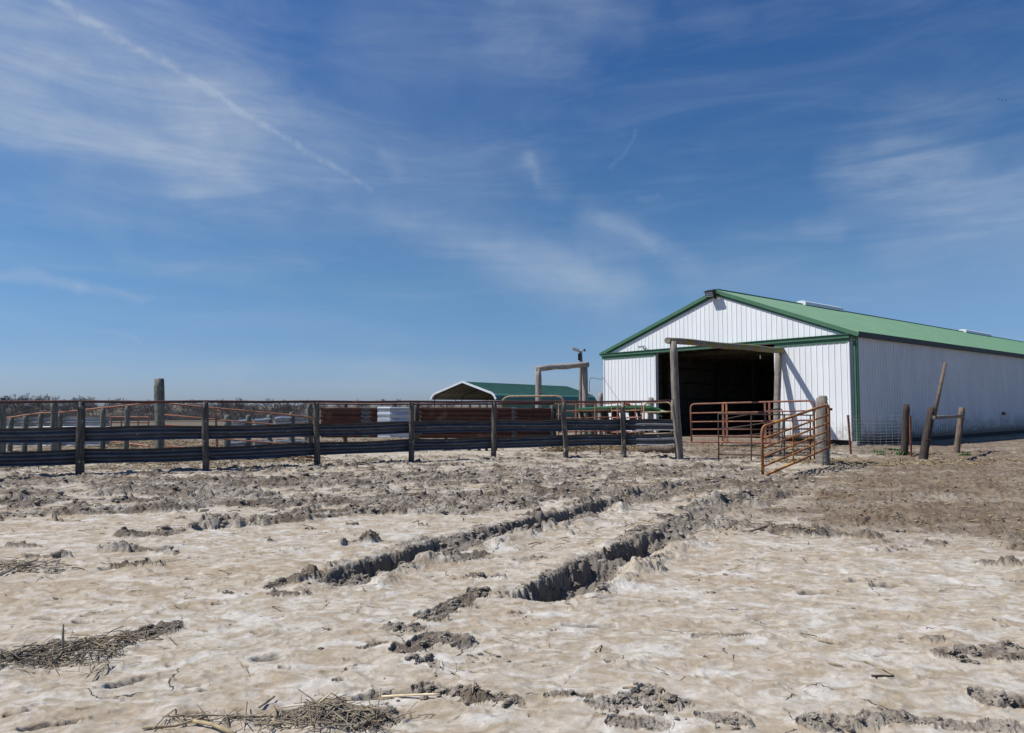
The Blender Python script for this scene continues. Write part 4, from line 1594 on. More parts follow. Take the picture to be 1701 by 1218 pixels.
# ------------------------------------------------------------------ rusty sheet pen behind the fence
YS = 22.0
sp_ = empty('sheet_fence', Vector((P(725, 700, YS).x, YS, 0)), 'rusted corrugated sheet fence with a pipe along its top behind the guardrails', 'fence')


def corr_sheet(x0, x1, y0, y1, Y0, Y1, n=7, amp=.018):
    a0, a1 = P(x0, y0, Y0), P(x1, y0, Y1)
    c0, c1 = P(x0, y1, Y0), P(x1, y1, Y1)
    dn = Vector(((a1 - a0).y, -(a1 - a0).x, 0)).normalized()
    k = n * 8
    vs, fs = [], []
    for i in range(k + 1):
        t = i / k
        off = dn * (amp * math.sin(t * n * 2 * math.pi))
        vs += [a0.lerp(c0, t) + off, a1.lerp(c1, t) + off, a0.lerp(c0, t) + off - dn * .004, a1.lerp(c1, t) + off - dn * .004]
    for i in range(k):
        b = i * 4
        fs += [(b, b + 1, b + 5, b + 4), (b + 2, b + 6, b + 7, b + 3)]
    fs += [(0, 2, 3, 1), (k * 4, k * 4 + 1, k * 4 + 3, k * 4 + 2)]
    m = MB()
    m.add(vs, fs)
    return m


corr_sheet(533, 600, 677, 727, YS, YS).build('rusted_sheet', M['rustsheet'], sp_, True)
corr_sheet(614, 630, 677.5, 727, YS, YS).build('rusted_sheet', M['rustsheet'], sp_, True)
corr_sheet(598, 616, 676, 727, YS + .05, YS + .05).build('steel_sheet', M['galv'], sp_, True)
corr_sheet(697, 822, 677, 728, YS, YS).build('rusted_sheet', M['rustsheet'], sp_, True)
corr_sheet(824, 850, 677, 728, YS + .03, YS + .03).build('rusted_sheet', M['rustsheet'], sp_, True)
corr_sheet(856, 924, 678, 727, YS, YS + .2).build('rusted_sheet', M['rustsheet'], sp_, True)
corr_sheet(849, 857, 677, 728, YS + .06, YS + .06).build('steel_sheet', M['galv'], sp_, True)
corr_sheet(627, 650, 676, 727, YS - .06, YS - .35, 5, .012).build('pale_sheet', M['tin_blue'], sp_, True)
corr_sheet(648, 688, 676.5, 727, YS - .36, YS - .3, 5, .012).build('pale_sheet', M['tin_blue'], sp_, True)
MB().tube([P(514, 671, YS + .1), P(700, 671.5, YS + .1), P(921, 671, YS + .1)], .030, 8).build('pipe_rail', M['maroon'], sp_, True)
for px in (722, 757, 804):
    MB().tube([P(px, 671, YS + .1), P(px, 664, YS + .1)], .014, 6).build('riser', M['maroon'], sp_)
for i, (px, r_) in enumerate([(574, .075), (693, .095), (741, .05), (780, .055), (796, .05), (808, .05), (823, .06), (917, .08)]):
    t_ = P(px, 669 if i < 2 else 673, YS + .22)
    post_mesh(Vector((t_.x, YS + .22, 0)), t_, r_, None, 110 + i, 8).build('fence_post', M['wood_fence'], sp_, True)

# lit guardrail pen on the left-middle
g3 = empty('guardrail_pen', Vector((P(450, 700, 24).x, 24, 0)), 'short run of sunlit pale guardrail on grey posts seen under the orange gate', 'fence')
gl = [(378, 689.5, 21.5), (413, 689.5, 22.3), (448, 689, 23.2), (485, 684, 24.1), (511, 680, 24.8)]
for i, (px, ty, Y) in enumerate(gl):
    t_ = P(px, ty, Y)
    post_mesh(Vector((t_.x, Y, 0)), t_, .095, None, 130 + i, 10).build('fence_post', M['wood_green'], g3, True)
for (ya, yb) in ((700, 689), (734, 731)):
    for i in range(4):
        t0, t1 = i / 4 + (.02 if i else -.02), (i + 1) / 4
        A0, B0 = P(384, ya + 6, 21.7), P(514, yb + 6, 24.9)
        a, b = A0.lerp(B0, t0), A0.lerp(B0, t1)
        m_ = MB()
        wbeam(m_, a, b, Vector((.4, -.9, 0)).normalized(), 1.0, 300 + i)
        m_.build('guard_rail', M['galv_old'], g3)
# orange sagging gate
gate('sagging_gate', P(272, 741, 18.6), P(268, 669.5, 18.6), P(523, 760, 18.0), P(522, 693.5, 18.0),
     'sagging orange-brown pipe gate between the tall post and the rusted sheets', rails=(0, .27, .50, .72, 1), braces=(.365,), r=.025, rail_mat='rust', corner=.2)
# tan gate whose rounded top shows above the front fence
gate('tan_gate', P(833, 745, 24), P(833, 658.8, 24), P(938, 745, 23.5), P(938, 657.8, 23.5),
     'tan pipe gate with rounded corners, its top bar just above the maroon pipe', rails=(0, .15, .35, .55, .75, 1), braces=(), r=.034, rail_mat='tan_pipe', corner=.35)
# corral panels
c1 = gate('corral_gate', P(928, 752, 22.6), P(928, 672.5, 22.6), P(1016, 750, 23.4), P(1016, 670.5, 23.4),
          'faded red corral gate behind the fence, left of the implement', 'gate', rails=(0, .14, .285, .57, .8, 1), braces=(), r=.022, rail_mat='rust_pink', round_l=False, round_r=False,
          group='faded red corral gates')
for px in (957, 988.5):
    MB().tube([P(px, 670.5, 22.95), P(px, 752, 22.95)], .026, 6).build('upright', M['rust_pink'], c1)
c2 = gate('corral_gate', P(1016, 748, 22.9), P(1016, 670, 22.9), P(1066, 748, 22.2), P(1066, 669, 22.2),
          'faded red corral gate behind the last near post, ending at the rounded gate', 'gate', rails=(0, .16, .31, .62, .88, 1), braces=(), r=.022, rail_mat='rust_pink', round_l=False, round_r=False,
          group='faded red corral gates')
for px in (1026, 1056):
    MB().tube([P(px, 670.5, 22.5), P(px, 748, 22.5)], .026, 6).build('upright', M['rust_pink'], c2)
gate('rounded_gate', P(1070, 752, 21.8), P(1069.5, 669.5, 21.8), P(1116, 752, 21.2), P(1116, 668, 21.2),
     'small brown gate with rounded top corners beside the near portal post', rails=(0, .19, .42, .62, .82, 1), braces=(), r=.026, rail_mat='tan_pipe', corner=.2)
m_ = post_mesh(Vector((P(996.5, 700, 20.4).x, 20.4, 0)), P(996.5, 694, 20.4), .022, None, 3, 6)
o = m_.build('steel_stake', M['rust_dark'])
tag(o, 'thin dark stake close behind the guardrail fence near its right end', 'stake')
o = MB().tube([P(957, 757, 20.3) - UP * .2, P(956, 694, 20.3)], .026, 6).build('steel_stake', M['rust'])
tag(o, 'rusty upright stake close behind the guardrail fence below the corral panel', 'stake')
# low log under the last bay
o = MB().tube([P(1060, 746, 20.6), P(1080, 746.5, 20.5), P(1110, 747, 20.3), P(1122, 746, 20.2)], [.08, .11, .11, .07], 12, True, .1, 3).build('fallen_log', M['wood_brown'], smooth=True)
tag(o, 'brown log lying on the mud under the last bay of the guardrail fence', 'log')

# ------------------------------------------------------------------ green implement
YI = 27.0
imp = empty('farm_implement', Vector((P(1035, 700, YI).x, YI, 0)), 'green farm implement with slanting black shanks parked before the left barn door', 'farm machine')
m_ = MB()
pts = [(957, 681), (985, 680), (1015, 678.5), (1050, 677.5), (1080, 678), (1096, 682)]
m_.tube([P(a, b, YI) for a, b in pts], [.07, .09, .10, .11, .10, .07], 8)
m_.bar(P(960, 684, YI + .5), P(1090, 683, YI + .5), .2, .12)
for px in (970, 1000, 1035, 1075):
    m_.bar(P(px, 681, YI), P(px, 683, YI + .6), .1, .08)
m_.build('frame', M['green_machine'], imp)
for i, px in enumerate((955, 965, 978, 1000, 1006, 1018, 1024, 1034, 1046, 1052, 1060)):
    m = MB()
    m.bar(P(px, 681, YI), P(px + 5, 706, YI + .1), .12, .09)
    m.build('shank', M['rubber'], imp)
for px in (985, 1068):
    c = Vector((P(px, 700, YI + .6).x, YI + .6, .42))
    w = MB()
    w.tube([c - Vector((.13, 0, 0)), c - Vector((.1, 0, 0)), c + Vector((.1, 0, 0)), c + Vector((.13, 0, 0))], [.34, .42, .42, .34], 24)
    wh = w.build('wheel', M['rubber'], imp, True)
    MB().tube([c - Vector((.14, 0, 0)), c + Vector((.14, 0, 0))], .19, 16).build('rim', M['green_machine'], wh, True)
m_ = MB()
m_.tube([P(1036, 668.5, YI), P(1043, 672, YI), P(1049, 675, YI)], [.03, .07, .04], 8)
m_.tube([P(1017, 670, YI), P(1036, 668.5, YI)], .028, 6)
m_.build('hydraulic_ram', M['red'], imp)
m_ = MB()
m_.tube([P(1096, 682, YI), P(1107, 685, YI - .2)], .05, 6)
m_.bar(P(1078, 682, YI - .1), P(1100, 692, YI - .1), .1, .06)
m_.build('hitch', M['green_machine'], imp)

# ------------------------------------------------------------------ carport
cpm = empty('carport', Vector((-3, 48, 0)), 'open-ended steel carport with teal green roof and white front trim', 'carport')
KX, KY = P(769, 634, 45).x, 45.0
dL = (P(941.5, 641.5, 56.5) - P(769, 634, 45))
zr = P(769, 634, 45).z
dL.z = 0
CL = dL.length
dL.normalize()
dW = Vector((dL.y, -dL.x, 0))
CWH = 2.75
ze = 2.3


def cpt(s, l, z):
    return Vector((KX, KY, 0)) + dW * s + dL * l + UP * z


prof = [(-CWH, -0.1), (-CWH, 1.55), (-CWH + .04, 1.85), (-CWH + .16, 2.08), (-CWH + .36, 2.24), (0, zr), (CWH - .36, 2.24), (CWH - .16, 2.08), (CWH - .04, 1.85)]
prof_roof = prof[2:]
seg = []
# outer skin and inner liner
vs, fs = [], []
k = len(prof_roof)
NL = 2
for l in (0, CL):
    for (s, z) in prof_roof:
        vs.append(cpt(s, l, z))
mo = MB()
mo.add(vs, [(i, i + 1, i + 1 + k, i + k) for i in range(k - 1)])
# ribs running along the length
for i in (3,):
    pass
for t in np.linspace(.05, .98, 12):
    for s0, s1 in ((0, 1), (0, -1)):
        x = s1 * (CWH - .36) * t
        z = zr + (2.24 - zr) * t
        mo.bar(cpt(x, -.02, z + .012), cpt(x, CL, z + .012), .05, .02)
for l_ in (0, CL):
    pass
mo.build('roof', M['green_carport'], cpm)
mi = MB()
mi.add([v - UP * .03 for v in vs], [(i, i + k, i + 1 + k, i + 1) for i in range(k - 1)])
for t in np.linspace(.05, .95, 14):
    for s1 in (1, -1):
        x = s1 * (CWH - .36) * t
        z = zr + (2.24 - zr) * t
        mi.bar(cpt(x, .02, z - .04), cpt(x, CL, z - .04), .04, .015)
mi.build('liner', M['grey_liner'], cpm)
mt = MB()
for (a, b) in zip(prof_roof[:-1], prof_roof[1:]):
    mt.bar(cpt(a[0], -.05, a[1] - .02), cpt(b[0], -.05, b[1] - .02), .10, .12)
mt.build('white_trim', M['skyl'], cpm)
for l in (.3, 3.3, 6.3, 9.3, CL - .3):
    pts = [cpt(-CWH + .05, l, -.1), cpt(-CWH + .05, l, 1.75), cpt(-CWH + .2, l, 2.02), cpt(-CWH + .4, l, 2.15), cpt(0, l, zr - .12), cpt(CWH - .4, l, 2.15), cpt(CWH - .2, l, 2.02),
           cpt(CWH - .05, l, 1.75), cpt(CWH - .05, l, -.1)]
    MB().tube(pts, .035, 4).build('hoop_frame', M['galv'], cpm)
m_ = MB()
m_.add([cpt(CWH + .0, .4, .1), cpt(CWH + .0, CL, .1), cpt(CWH, CL, 1.9), cpt(CWH, .4, 1.9)], [(0, 1, 2, 3)])
quad = [cpt(CWH, .4, .1), cpt(CWH, CL, .1), cpt(CWH, CL, 1.86), cpt(CWH, .4, 1.86)]
m_ = MB()
quadprism(m_, quad, -.03, dW)
m_.build('side_sheet', M['green_carport'], cpm)
m_ = MB()
quad = [cpt(-CWH + .1, CL - .1, .0), cpt(CWH - .1, CL - .1, .0), cpt(CWH - .1, CL - .1, 1.9), cpt(0, CL - .1, zr - .15), cpt(-CWH + .1, CL - .1, 1.9)]
quadprism(m_, quad, .03, dL)
m_.build('end_sheet', M['grey_liner'], cpm)

# ------------------------------------------------------------------ right-hand side: mesh fence and odd posts
YM = G(1506, 756).y
wf = empty('wire_mesh_fence', G(1455, 757), 'low square-mesh wire fence between the barn corner and the dark post', 'fence')
x0p, x1p = G(1413, 754), G(1504, 756)
m_ = MB()
for i in range(14):
    z = .05 + .055 * i + .0023 * i * i
    m_.tube([x0p + UP * z, x0p.lerp(x1p, .5) + UP * (z - .01), x1p + UP * (z + .02)], .0038, 4, False)
L_ = (x1p - x0p).length
nn = int(L_ / .15)
for i in range(nn + 1):
    q = x0p.lerp(x1p, i / nn)
    m_.tube([q + UP * .02, q + UP * 1.16], .0030, 4, False)
m_.build('mesh', M['wire'], wf)
m_ = MB()
a, b = G(1414, 755), P(1408.5, 689.5, G(1414, 755).y)
m_.bar(a - UP * .2, b, .05, .04, Vector((0, 1, 0)))
m_.build('steel_stake', M['rust'], wf)
m_ = MB()
a, b = G(1513.5, 761), P(1512, 690, G(1513, 761).y)
m_.bar(a - UP * .2, b, .045, .035, Vector((0, 1, 0)))
m_.build('steel_stake', M['rust'], wf)
lone_post('creosote_post', (1503, 757), (1505.5, 672), .098, M['wood_dark'], 'upright dark creosoted post at the end of the wire mesh', 'post', seed=71)
hf = empty('timber_brace', G(1560, 764), 'leaning H of old timbers with a long slanted pole, before the barn side wall', 'fence brace')
yA = G(1533, 767).y
post_mesh(Vector((G(1533, 767).x, yA, 0)), P(1548, 677, yA), .098, .085, 72).build('leaning_post', M['wood_dark'], hf, True)
yB = G(1589, 753).y
post_mesh(Vector((G(1589, 753).x, yB, 0)), P(1598, 677, yB), .085, .09, 73, 6).build('split_post', M['wood_brown'], hf, True)
MB().tube([P(1551, 695, yA - .05), P(1561, 648, yA - .03), P(1570.5, 602.5, yA)], [.055, .05, .042], 8, True, .1, 3).build('slanted_pole', M['wood_brown'], hf, True)
MB().tube([P(1550, 693.5, yA - .1), P(1575, 692.5, (yA + yB) / 2 - .1), P(1599, 691.5, yB - .1)], .058, 6, True, .12, 9).build('cross_rail', M['wood_grey'], hf, True)
m_ = MB()
c = P(1540, 729, yA)
m_.tube([c + Vector((math.cos(t) * .115, math.sin(t) * .115, .02 * math.sin(t))) for t in np.linspace(0, 6.28, 14)], .012, 5, False)
m_.tube([c + Vector((.11, -.03, 0)), c + Vector((.2, -.03, .02))], .012, 5)
m_.build('wire_tie', M['wire_dark'], hf)
# mesh fragment behind the near gates
wm = empty('mesh_hurdle', G(1340, 757), 'bent wire mesh panel hanging behind the gates beside the thick post', 'wire panel')
a, b = G(1318, 762), G(1352, 764)
m_ = MB()
for i in range(9):
    z = .1 + i * .12
    m_.tube([a + UP * z, b + UP * (z + .05)], .0035, 4, False)
for i in range(8):
    q = a.lerp(b, i / 7)
    m_.tube([q + UP * .05, q + UP * (1.10 + .04 * math.sin(i * 2.2))], .0035, 4, False)
m_.build('mesh', M['wire_dark'], wm)
post_mesh(Vector((G(1296, 757).x, G(1296, 757).y, 0)), P(1301, 690, G(1296, 757).y), .035, None, 75, 8).build('stake', M['wood_grey'], wm, True)


# ------------------------------------------------------------------ straw and stalk litter (uncountable)
def litter(name, spots, material, seed, thick=(.0022, .005), length=(.05, .28)):
    rr = np.random.default_rng(seed)
    X = []; Y = []; S = []; LL = []; LI = []
    for (px, py, sx, sy, n, lift) in spots:
        c = G(px, py)
        x = c.x + rr.normal(0, sx, n)
        y = c.y + rr.normal(0, sy, n)
        X.append(x); Y.append(y)
        LI.append(rr.random(n) ** 1.6 * lift)
    X = np.concatenate(X); Y = np.concatenate(Y); LI = np.concatenate(LI)
    Z = fields(X, Y)[0]
    n = len(X)
    L = rr.uniform(length[0], length[1], n) ** 1.0
    R = rr.uniform(thick[0], thick[1], n) * (.8 + np.hypot(X, Y) * .10)
    A = rr.uniform(0, 2 * np.pi, n)
    T = rr.normal(0, .22, n)
    V = np.zeros((n, 9, 3), np.float32)
    for j, s in enumerate((-.5, 0, .5)):
        bx = X + np.cos(A) * L * s
        by = Y + np.sin(A) * L * s
        bz = Z + LI + R + np.sin(T) * L * s + (0.05 * L if s == 0 else 0)
        for k in range(3):
            a = k * 2.0944
            V[:, j * 3 + k, 0] = bx - np.sin(A) * np.cos(a) * R
            V[:, j * 3 + k, 1] = by + np.cos(A) * np.cos(a) * R
            V[:, j * 3 + k, 2] = bz + np.sin(a) * R
    f = []
    for j in (0, 3):
        for k in range(3):
            f.append((j + k, j + (k + 1) % 3, j + (k + 1) % 3 + 3, j + k + 3))
    f = np.array(f)
    F = (f[None] + (np.arange(n) * 9)[:, None, None]).reshape(-1, 4).astype(np.int32)
    me = bpy.data.meshes.new(name)
    me.vertices.add(n * 9); me.vertices.foreach_set('co', V.ravel())
    me.loops.add(F.size); me.loops.foreach_set('vertex_index', F.ravel())
    me.polygons.add(len(F)); me.polygons.foreach_set('loop_start', (np.arange(len(F)) * 4).astype(np.int32))
    me.update(calc_edges=True)
    me.materials.append(material)
    o = bpy.data.objects.new(name, me)
    COL.objects.link(o)
    tag(o, kind='stuff')
    return o


litter('straw_litter', [
    (300, 772, 1.1, .35, 330, .04), (470, 766, .6, .4, 420, .12), (180, 780, 1.6, .35, 260, .03), (1510, 774, .9, .2, 420, .02), (1450, 772, .6, .2, 120, .02),
    (1340, 768, .45, .35, 700, .05), (1390, 768, .4, .3, 250, .03), (1600, 768, 1.2, .5, 300, .02), (560, 770, .8, .5, 90, .04), (1000, 748, .9, .4, 900, .25), (935, 750, .35, .3, 600, .35),
    (1060, 750, .35, .3, 500, .3), (1250, 800, 2.2, 1.0, 260, .01), (800, 800, 3.5, 1.2, 240, .01), (300, 840, 2.5, 1.2, 160, .01), (1500, 850, 2.6, 1.8, 420, .01),
    (20, 741, 1.5, .8, 900, .2), (215, 742, 1.2, .8, 900, .3), (430, 742, 1.6, 1.0, 800, .2), (120, 733, 2.5, 1.0, 700, .15), (700, 735, 2.5, 1.0, 400, .1), (850, 1130, 1.2, .8, 8, .0), (1300, 1120, 1.2, .6, 7, 0), (300, 1010, 1.3, .8, 14, 0), (1235, 745, 1.6, .8, 500, .01)],
    M['straw'], 5, (.0018, .0045), (.05, .24))
litter('weathered_straw_pile', [
    (570, 1197, .11, .06, 60, .04), (530, 1207, .17, .06, 55, .02), (400, 1197, .22, .03, 50, .01), (615, 1198, .06, .03, 40, .03), (540, 1172, .05, .03, 30, .03),
    (175, 1078, .10, .05, 55, .06), (140, 1088, .14, .05, 28, .03), (240, 1056, .14, .04, 18, .01), (30, 1105, .18, .06, 40, .02), (80, 1095, .14, .06, 24, .01), (10, 950, .25, .06, 90, .03),
    (40, 940, .2, .07, 60, .03), (80, 1100, .2, .08, 140, .02), (1080, 870, .3, .2, 40, .02), (1250, 880, .5, .2, 80, .02), (900, 900, .8, .4, 20, .01)],
    M['straw_grey'], 6, (.0009, .0034), (.03, .26))
litter('bright_straw', [(560, 1185, .13, .06, 22, .05), (500, 1200, .25, .07, 20, .02), (165, 1078, .12, .05, 20, .05), (230, 1062, .12, .05, 5, .02), (30, 1100, .2, .08, 6, .02)],
       M['straw'], 8, (.0012, .0030), (.08, .20))


def stalk(name, pts, r, label, cat='stalk', material='stalk', joints=True):
    P_ = []
    for (px, py, h) in pts:
        g = G(px, py, 0)
        zz = gz(g.x, g.y)
        # stand at the pixel, lifted by h above the local mud
        P_.append(Vector((g.x, g.y, zz + h)))
    m = MB()
    n = []
    R_ = []
    for a, b in zip(P_[:-1], P_[1:]):
        for t in (0, .25, .5, .75):
            n.append(a.lerp(b, t)); R_.append(r)
    n.append(P_[-1]); R_.append(r * .8)
    if joints:
        for i in range(2, len(R_), 4):
            R_[i] = r * 1.25
    m.tube(n, R_, 8)
    o = m.build(name, M[material], smooth=True)
    tag(o, label, cat, 'dry crop stalks on the mud')
    return o


stalk('dry_stalk', [(634, 1153, .016), (684, 1158, .016), (731, 1161, .016)], .006, 'pale straight dry stalk lying alone right of the straw pile')
stalk('dry_stalk', [(322, 1204, .02), (352, 1213, .02), (392, 1226, .02)], .0085, 'thick cream stalk cut off by the bottom frame edge', material='straw')
stalk('dry_stalk', [(236, 1217, .012), (290, 1212, .015), (345, 1197, .018)], .006, 'tan stalk lying low across the bottom left of the thick cream one', material='straw')
stalk('dry_stalk', [(270, 1196, .012), (340, 1196, .02), (470, 1188, .02)], .004, 'long thin grey-brown stalk leading into the straw pile', material='straw_grey')
stalk('dry_stalk', [(104, 1092, 0), (103, 1091, .175)], .006, 'short grey stubble stalk standing upright in the left straw heap', material='straw_grey')
stalk('dry_stalk', [(530, 1182, .03), (548, 1205, .12)], .004, 'yellow bent straw arching over the bottom straw pile')
stalk('dry_stalk', [(588, 1215, .01), (640, 1190, .02)], .009, 'dark twig at the right edge of the bottom straw pile', material='straw_grey')
stalk('dry_stalk', [(430, 1180, .01), (456, 1164, .02)], .006, 'short dark twig lying between the left heap and the bottom pile', material='straw_grey')
stalk('dry_stalk', [(0, 962, .01), (30, 950, .03), (62, 940, .05)], .008, 'dark curved branch at the left frame edge', material='straw_grey')
stalk('dry_stalk', [(1245, 887, .02), (1282, 882, .02)], .012, 'tan stick lying on the ridge of the right rut', material='wood_brown')
stalk('dry_stalk', [(1358, 1066, .003), (1385, 1072, .008)], .004, 'small dark twig alone on the pale crust at the right', material='straw_grey')
stalk('dry_stalk', [(624, 968, .02), (631, 950, .10)], .006, 'pale stalk stuck in the near end of the left rut', material='straw')
stalk('dry_stalk', [(1448, 1128, .006), (1485, 1128, .010)], .006, 'dark flat splinter on the crust at the lower right', material='wood_dark')
stalk('dry_stalk', [(1375, 1107, .01), (1400, 1113, .01)], .005, 'yellowish stalk fragment on the crust left of the dark splinter', material='straw')
stalk('dry_stalk', [(330, 854, .03), (346, 851, .03)], .02, 'pale chip of wood on the broken mud before the second near post', material='stalk')

# green weeds at the post feet
def weed(px, py, n, h, label):
    c = G(px, py)
    rr = random.Random(px)
    m = MB()
    for i in range(n):
        a = rr.uniform(0, 6.28)
        q = Vector((c.x + rr.gauss(0, h * 1.1), c.y + rr.gauss(0, h * .7), gz(c.x, c.y)))
        l = h * rr.uniform(.5, 1.1)
        d = Vector((math.cos(a), math.sin(a), 0))
        s = Vector((-d.y, d.x, 0)) * l * .10
        p1 = q + d * l * .35 + UP * l * .6
        p2 = q + d * l * .9 + UP * l * .75
        m.add([q - s, q + s, p1 + s * 1.6, p1 - s * 1.6, p2], [(0, 1, 2, 3), (3, 2, 4)])
    o = m.build('weed_tuft', M['weed'])
    tag(o, label, 'weed', 'green weeds by the mesh fence')


weed(1458, 752, 40, .11, 'small green weed tuft under the left half of the wire mesh')
weed(1484, 750, 110, .11, 'green weed tuft under the right half of the wire mesh')
weed(1500, 757, 60, .13, 'green weed tuft at the foot of the upright dark post')
weed(1603, 757, 50, .11, 'green weed tuft beside the split brown post of the timber H')
weed(1464, 758, 30, .09, 'faint low weed tuft just in front of the wire mesh')


# ------------------------------------------------------------------ bare winter trees
def tree_mesh(seed, h, crown_w):
    rr = random.Random(seed)
    tr, cr = MB(), MB()

    def seg(mb, a, b, r0, r1, sides):
        mb.tube([a, b], [r0, r1], sides, False)

    def grow(p, d, L, r, depth):
        n = 2 if depth < 3 else 1
        q = p
        for i in range(n):
            d = (d + Vector((rr.gauss(0, .18), rr.gauss(0, .18), rr.gauss(0, .12) + .04))).normalized()
            q2 = q + d * L / n
            mb = tr if depth == 0 else cr
            seg(mb, q, q2, r, r * .8, 6 if depth < 2 else 3)
            q = q2
            r *= .82
            if depth >= 1 and depth < 7:
                sd = (d + Vector((rr.gauss(0, .8), rr.gauss(0, .8), rr.gauss(0, .5)))).normalized()
                grow(q, sd, L * rr.uniform(.4, .65), max(.019, r * .5), depth + 2)
        if depth >= 7:
            return
        k = rr.choice((2, 3, 3)) if depth < 3 else 2
        for i in range(k):
            a = rr.uniform(0, 6.28)
            spread = rr.uniform(.45, .95) * (crown_w if depth < 2 else 1)
            nd = (d + Vector((math.cos(a), math.sin(a), rr.uniform(-.25, .2))) * spread).normalized()
            grow(q, nd, L * rr.uniform(.62, .84), max(.019, r * .68), depth + 1)
    grow(Vector((0, 0, -.3)), Vector((0, 0, 1)), h * .26, h * .022, 0)
    # scale to height
    zmax = max(v[2] for v in cr.v)
    s = h / zmax
    for mb in (tr, cr):
        mb.v = [(v[0] * s, v[1] * s, v[2] * s) for v in mb.v]
    return tr, cr


protos = []
for i in range(6):
    tr, cr = tree_mesh(200 + i, 6.5, (1.0, 1.25, .9)[i % 3])
    # build at the origin with zero offset
    e = bpy.data.objects.new('bare_tree', None)
    COL.objects.link(e)
    tag(e, 'bare winter tree', 'tree', 'bare trees along the far field edge')
    t_ = tr.build('trunk', M['bark'], e)
    c_ = cr.build('crown', M['bark2'], e)
    protos.append(e)
print('tree faces', [len(p.children[1].data.polygons) for p in protos])

# pixel column, pixel of the top, distance
trees = [(-60, 650, 150), (-20, 655, 155), (10, 656, 150), (33, 654, 158), (58, 652, 150), (80, 656, 160), (103, 666, 152), (124, 658, 158), (143, 656, 150), (165, 663, 155), (188, 661, 150),
         (212, 665, 158), (236, 667, 150), (258, 668, 160), (282, 668, 152), (303, 666, 158), (322, 664, 150), (344, 666, 160), (363, 661, 152), (388, 660, 150), (407, 667, 158), (428, 671, 150),
         (450, 669, 155), (468, 663, 152), (489, 666, 150), (505, 667, 160), (545, 668, 200), (572, 666, 210), (596, 663, 205), (612, 666, 215), (637, 662, 200), (658, 662, 205), (680, 666, 212),
         (702, 665, 205), (748, 667, 215)]
for _i, _x in enumerate(range(-45, 530, 27)):
    trees.append((_x + (_i * 7) % 11, 661 + (_i * 5) % 9, 164 + (_i * 3) % 7))
trees.sort(key=lambda t: t[0])
NAMES = []
marks = [(-60, 'beyond the left frame edge'), (10, 'at the left frame edge')]


def where(px):
    if px < 0: return 'outside the left frame edge'
    if px < 20: return 'at the left frame edge'
    if px < 90: return 'between edge post and stout post'
    if px < 133: return 'between stout post and first fence post'
    if px < 265: return 'between first fence post and tall post'
    if px < 342: return 'between tall post and second fence post'
    if px < 527: return 'between second and third fence posts'
    if px < 683: return 'above the leftmost rusted sheets'
    return 'above the sheets just left of the carport'


cnt = {}
for t in trees:
    cnt[where(t[0])] = cnt.get(where(t[0]), 0) + 1
ordn = ['first', 'second', 'third', 'fourth', 'fifth', 'sixth', 'seventh', 'eighth', 'ninth', 'tenth', 'eleventh', 'twelfth', 'thirteenth', 'fourteenth', 'fifteenth', 'sixteenth', 'seventeenth', 'eighteenth', 'nineteenth', 'twentieth']
seen = {}
for i, (px, py, Y) in enumerate(trees):
    e = protos[i] if i < 6 else copy_tree(protos[i % 6])
    top = P(px, py, Y)
    base_z = -3.15
    h = top.z - base_z
    s = h / 6.5
    w = random.uniform(.85, 1.2)
    e.location = (top.x, Y, base_z)
    e.scale = (s * w, s * w, s)
    e.rotation_euler = (0, 0, random.uniform(0, 6.28))
    wh = where(px)
    k = seen.get(wh, 0)
    seen[wh] = k + 1
    if cnt[wh] == 1:
        e['label'] = 'bare winter tree ' + wh
    else:
        e['label'] = 'bare tree, %s of those %s' % (ordn[k], wh)


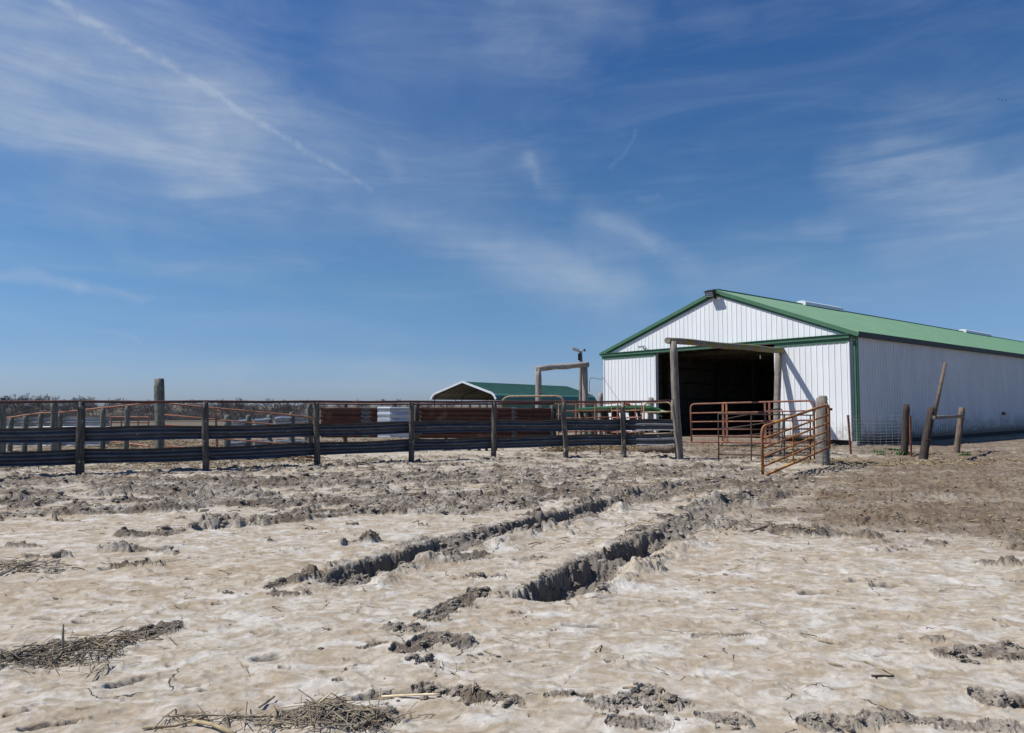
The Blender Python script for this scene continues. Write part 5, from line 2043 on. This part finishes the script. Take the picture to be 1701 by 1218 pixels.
# scrub filling the foot of the tree line
def scrub():
    rr = np.random.default_rng(4)
    n = 90000
    az0, az1 = (-150 - 850) / 1134, (1000 - 850) / 1134
    t = rr.uniform(az0, az1, n)
    Y = rr.uniform(148, 172, n)
    x = t * Y
    dens = fbm(x * .08, Y * .05, 3, 5)
    right = np.clip((t - (540 - 850) / 1134) / .05, 0, 1)
    hmax = (2.7 + 3.4 * dens) * (1 - .14 * right)
    z0 = -3.2 + rr.random(n) ** 1.15 * np.maximum(hmax - 1.0, .3)
    L = rr.uniform(.5, 1.5, n)
    R = rr.uniform(.010, .028, n)
    A = rr.uniform(0, 6.28, n)
    T = rr.uniform(.5, 1.5, n)
    d = np.stack([np.cos(A) * np.cos(T), np.sin(A) * np.cos(T), np.sin(T)], 1)
    p0 = np.stack([x, Y, z0], 1)
    p1 = p0 + d * L[:, None]
    sx = np.stack([-np.sin(A), np.cos(A), A * 0], 1)
    V = np.zeros((n, 6, 3), np.float32)
    up = np.cross(d, sx)
    for k in range(3):
        a = k * 2.0944
        off = (sx * math.cos(a) + up * math.sin(a)) * R[:, None]
        V[:, k] = p0 + off
        V[:, 3 + k] = p1 + off * .4
    f = np.array([(0, 1, 4, 3), (1, 2, 5, 4), (2, 0, 3, 5)])
    F = (f[None] + (np.arange(n) * 6)[:, None, None]).reshape(-1, 4).astype(np.int32)
    me = bpy.data.meshes.new('far_scrub')
    me.vertices.add(n * 6); me.vertices.foreach_set('co', V.ravel())
    me.loops.add(F.size); me.loops.foreach_set('vertex_index', F.ravel())
    me.polygons.add(len(F)); me.polygons.foreach_set('loop_start', (np.arange(len(F)) * 4).astype(np.int32))
    me.update(calc_edges=True)
    me.materials.append(M['bark'])
    o = bpy.data.objects.new('far_scrub', me)
    COL.objects.link(o)
    tag(o, kind='stuff')


scrub()

# three far birds
for i, (px, py) in enumerate([(1659, 165), (1665, 167), (1671, 167)]):
    c = P(px, py, 230)
    m = MB()
    s = .20
    m.tube([c + Vector((-s * 1.1, 0, 0)), c + Vector((-s * .3, 0, .02)), c + Vector((s * .6, 0, .02)), c + Vector((s * 1.2, 0, 0))], [.01, .07, .06, .015], 6)
    for sd in (-1, 1):
        w0, w1, w2 = c + Vector((s * .5, 0, .03)), c + Vector((-s * .3, 0, .03)), c + Vector((-s * .4, sd * s * 2.2, .22))
        w3 = c + Vector((s * .35, sd * s * 1.3, .26))
        m.add([w0, w1, w2, w3, w0 + UP * .012, w1 + UP * .012, w2 + UP * .012, w3 + UP * .012], [(0, 1, 2, 3), (7, 6, 5, 4), (0, 4, 5, 1), (1, 5, 6, 2), (2, 6, 7, 3), (3, 7, 4, 0)])
    o = m.build('bird', M['bird'])
    tag(o, ('leftmost', 'middle', 'rightmost')[i] + ' of the three tiny dark birds high over the barn', 'bird', 'birds flying over the barn')
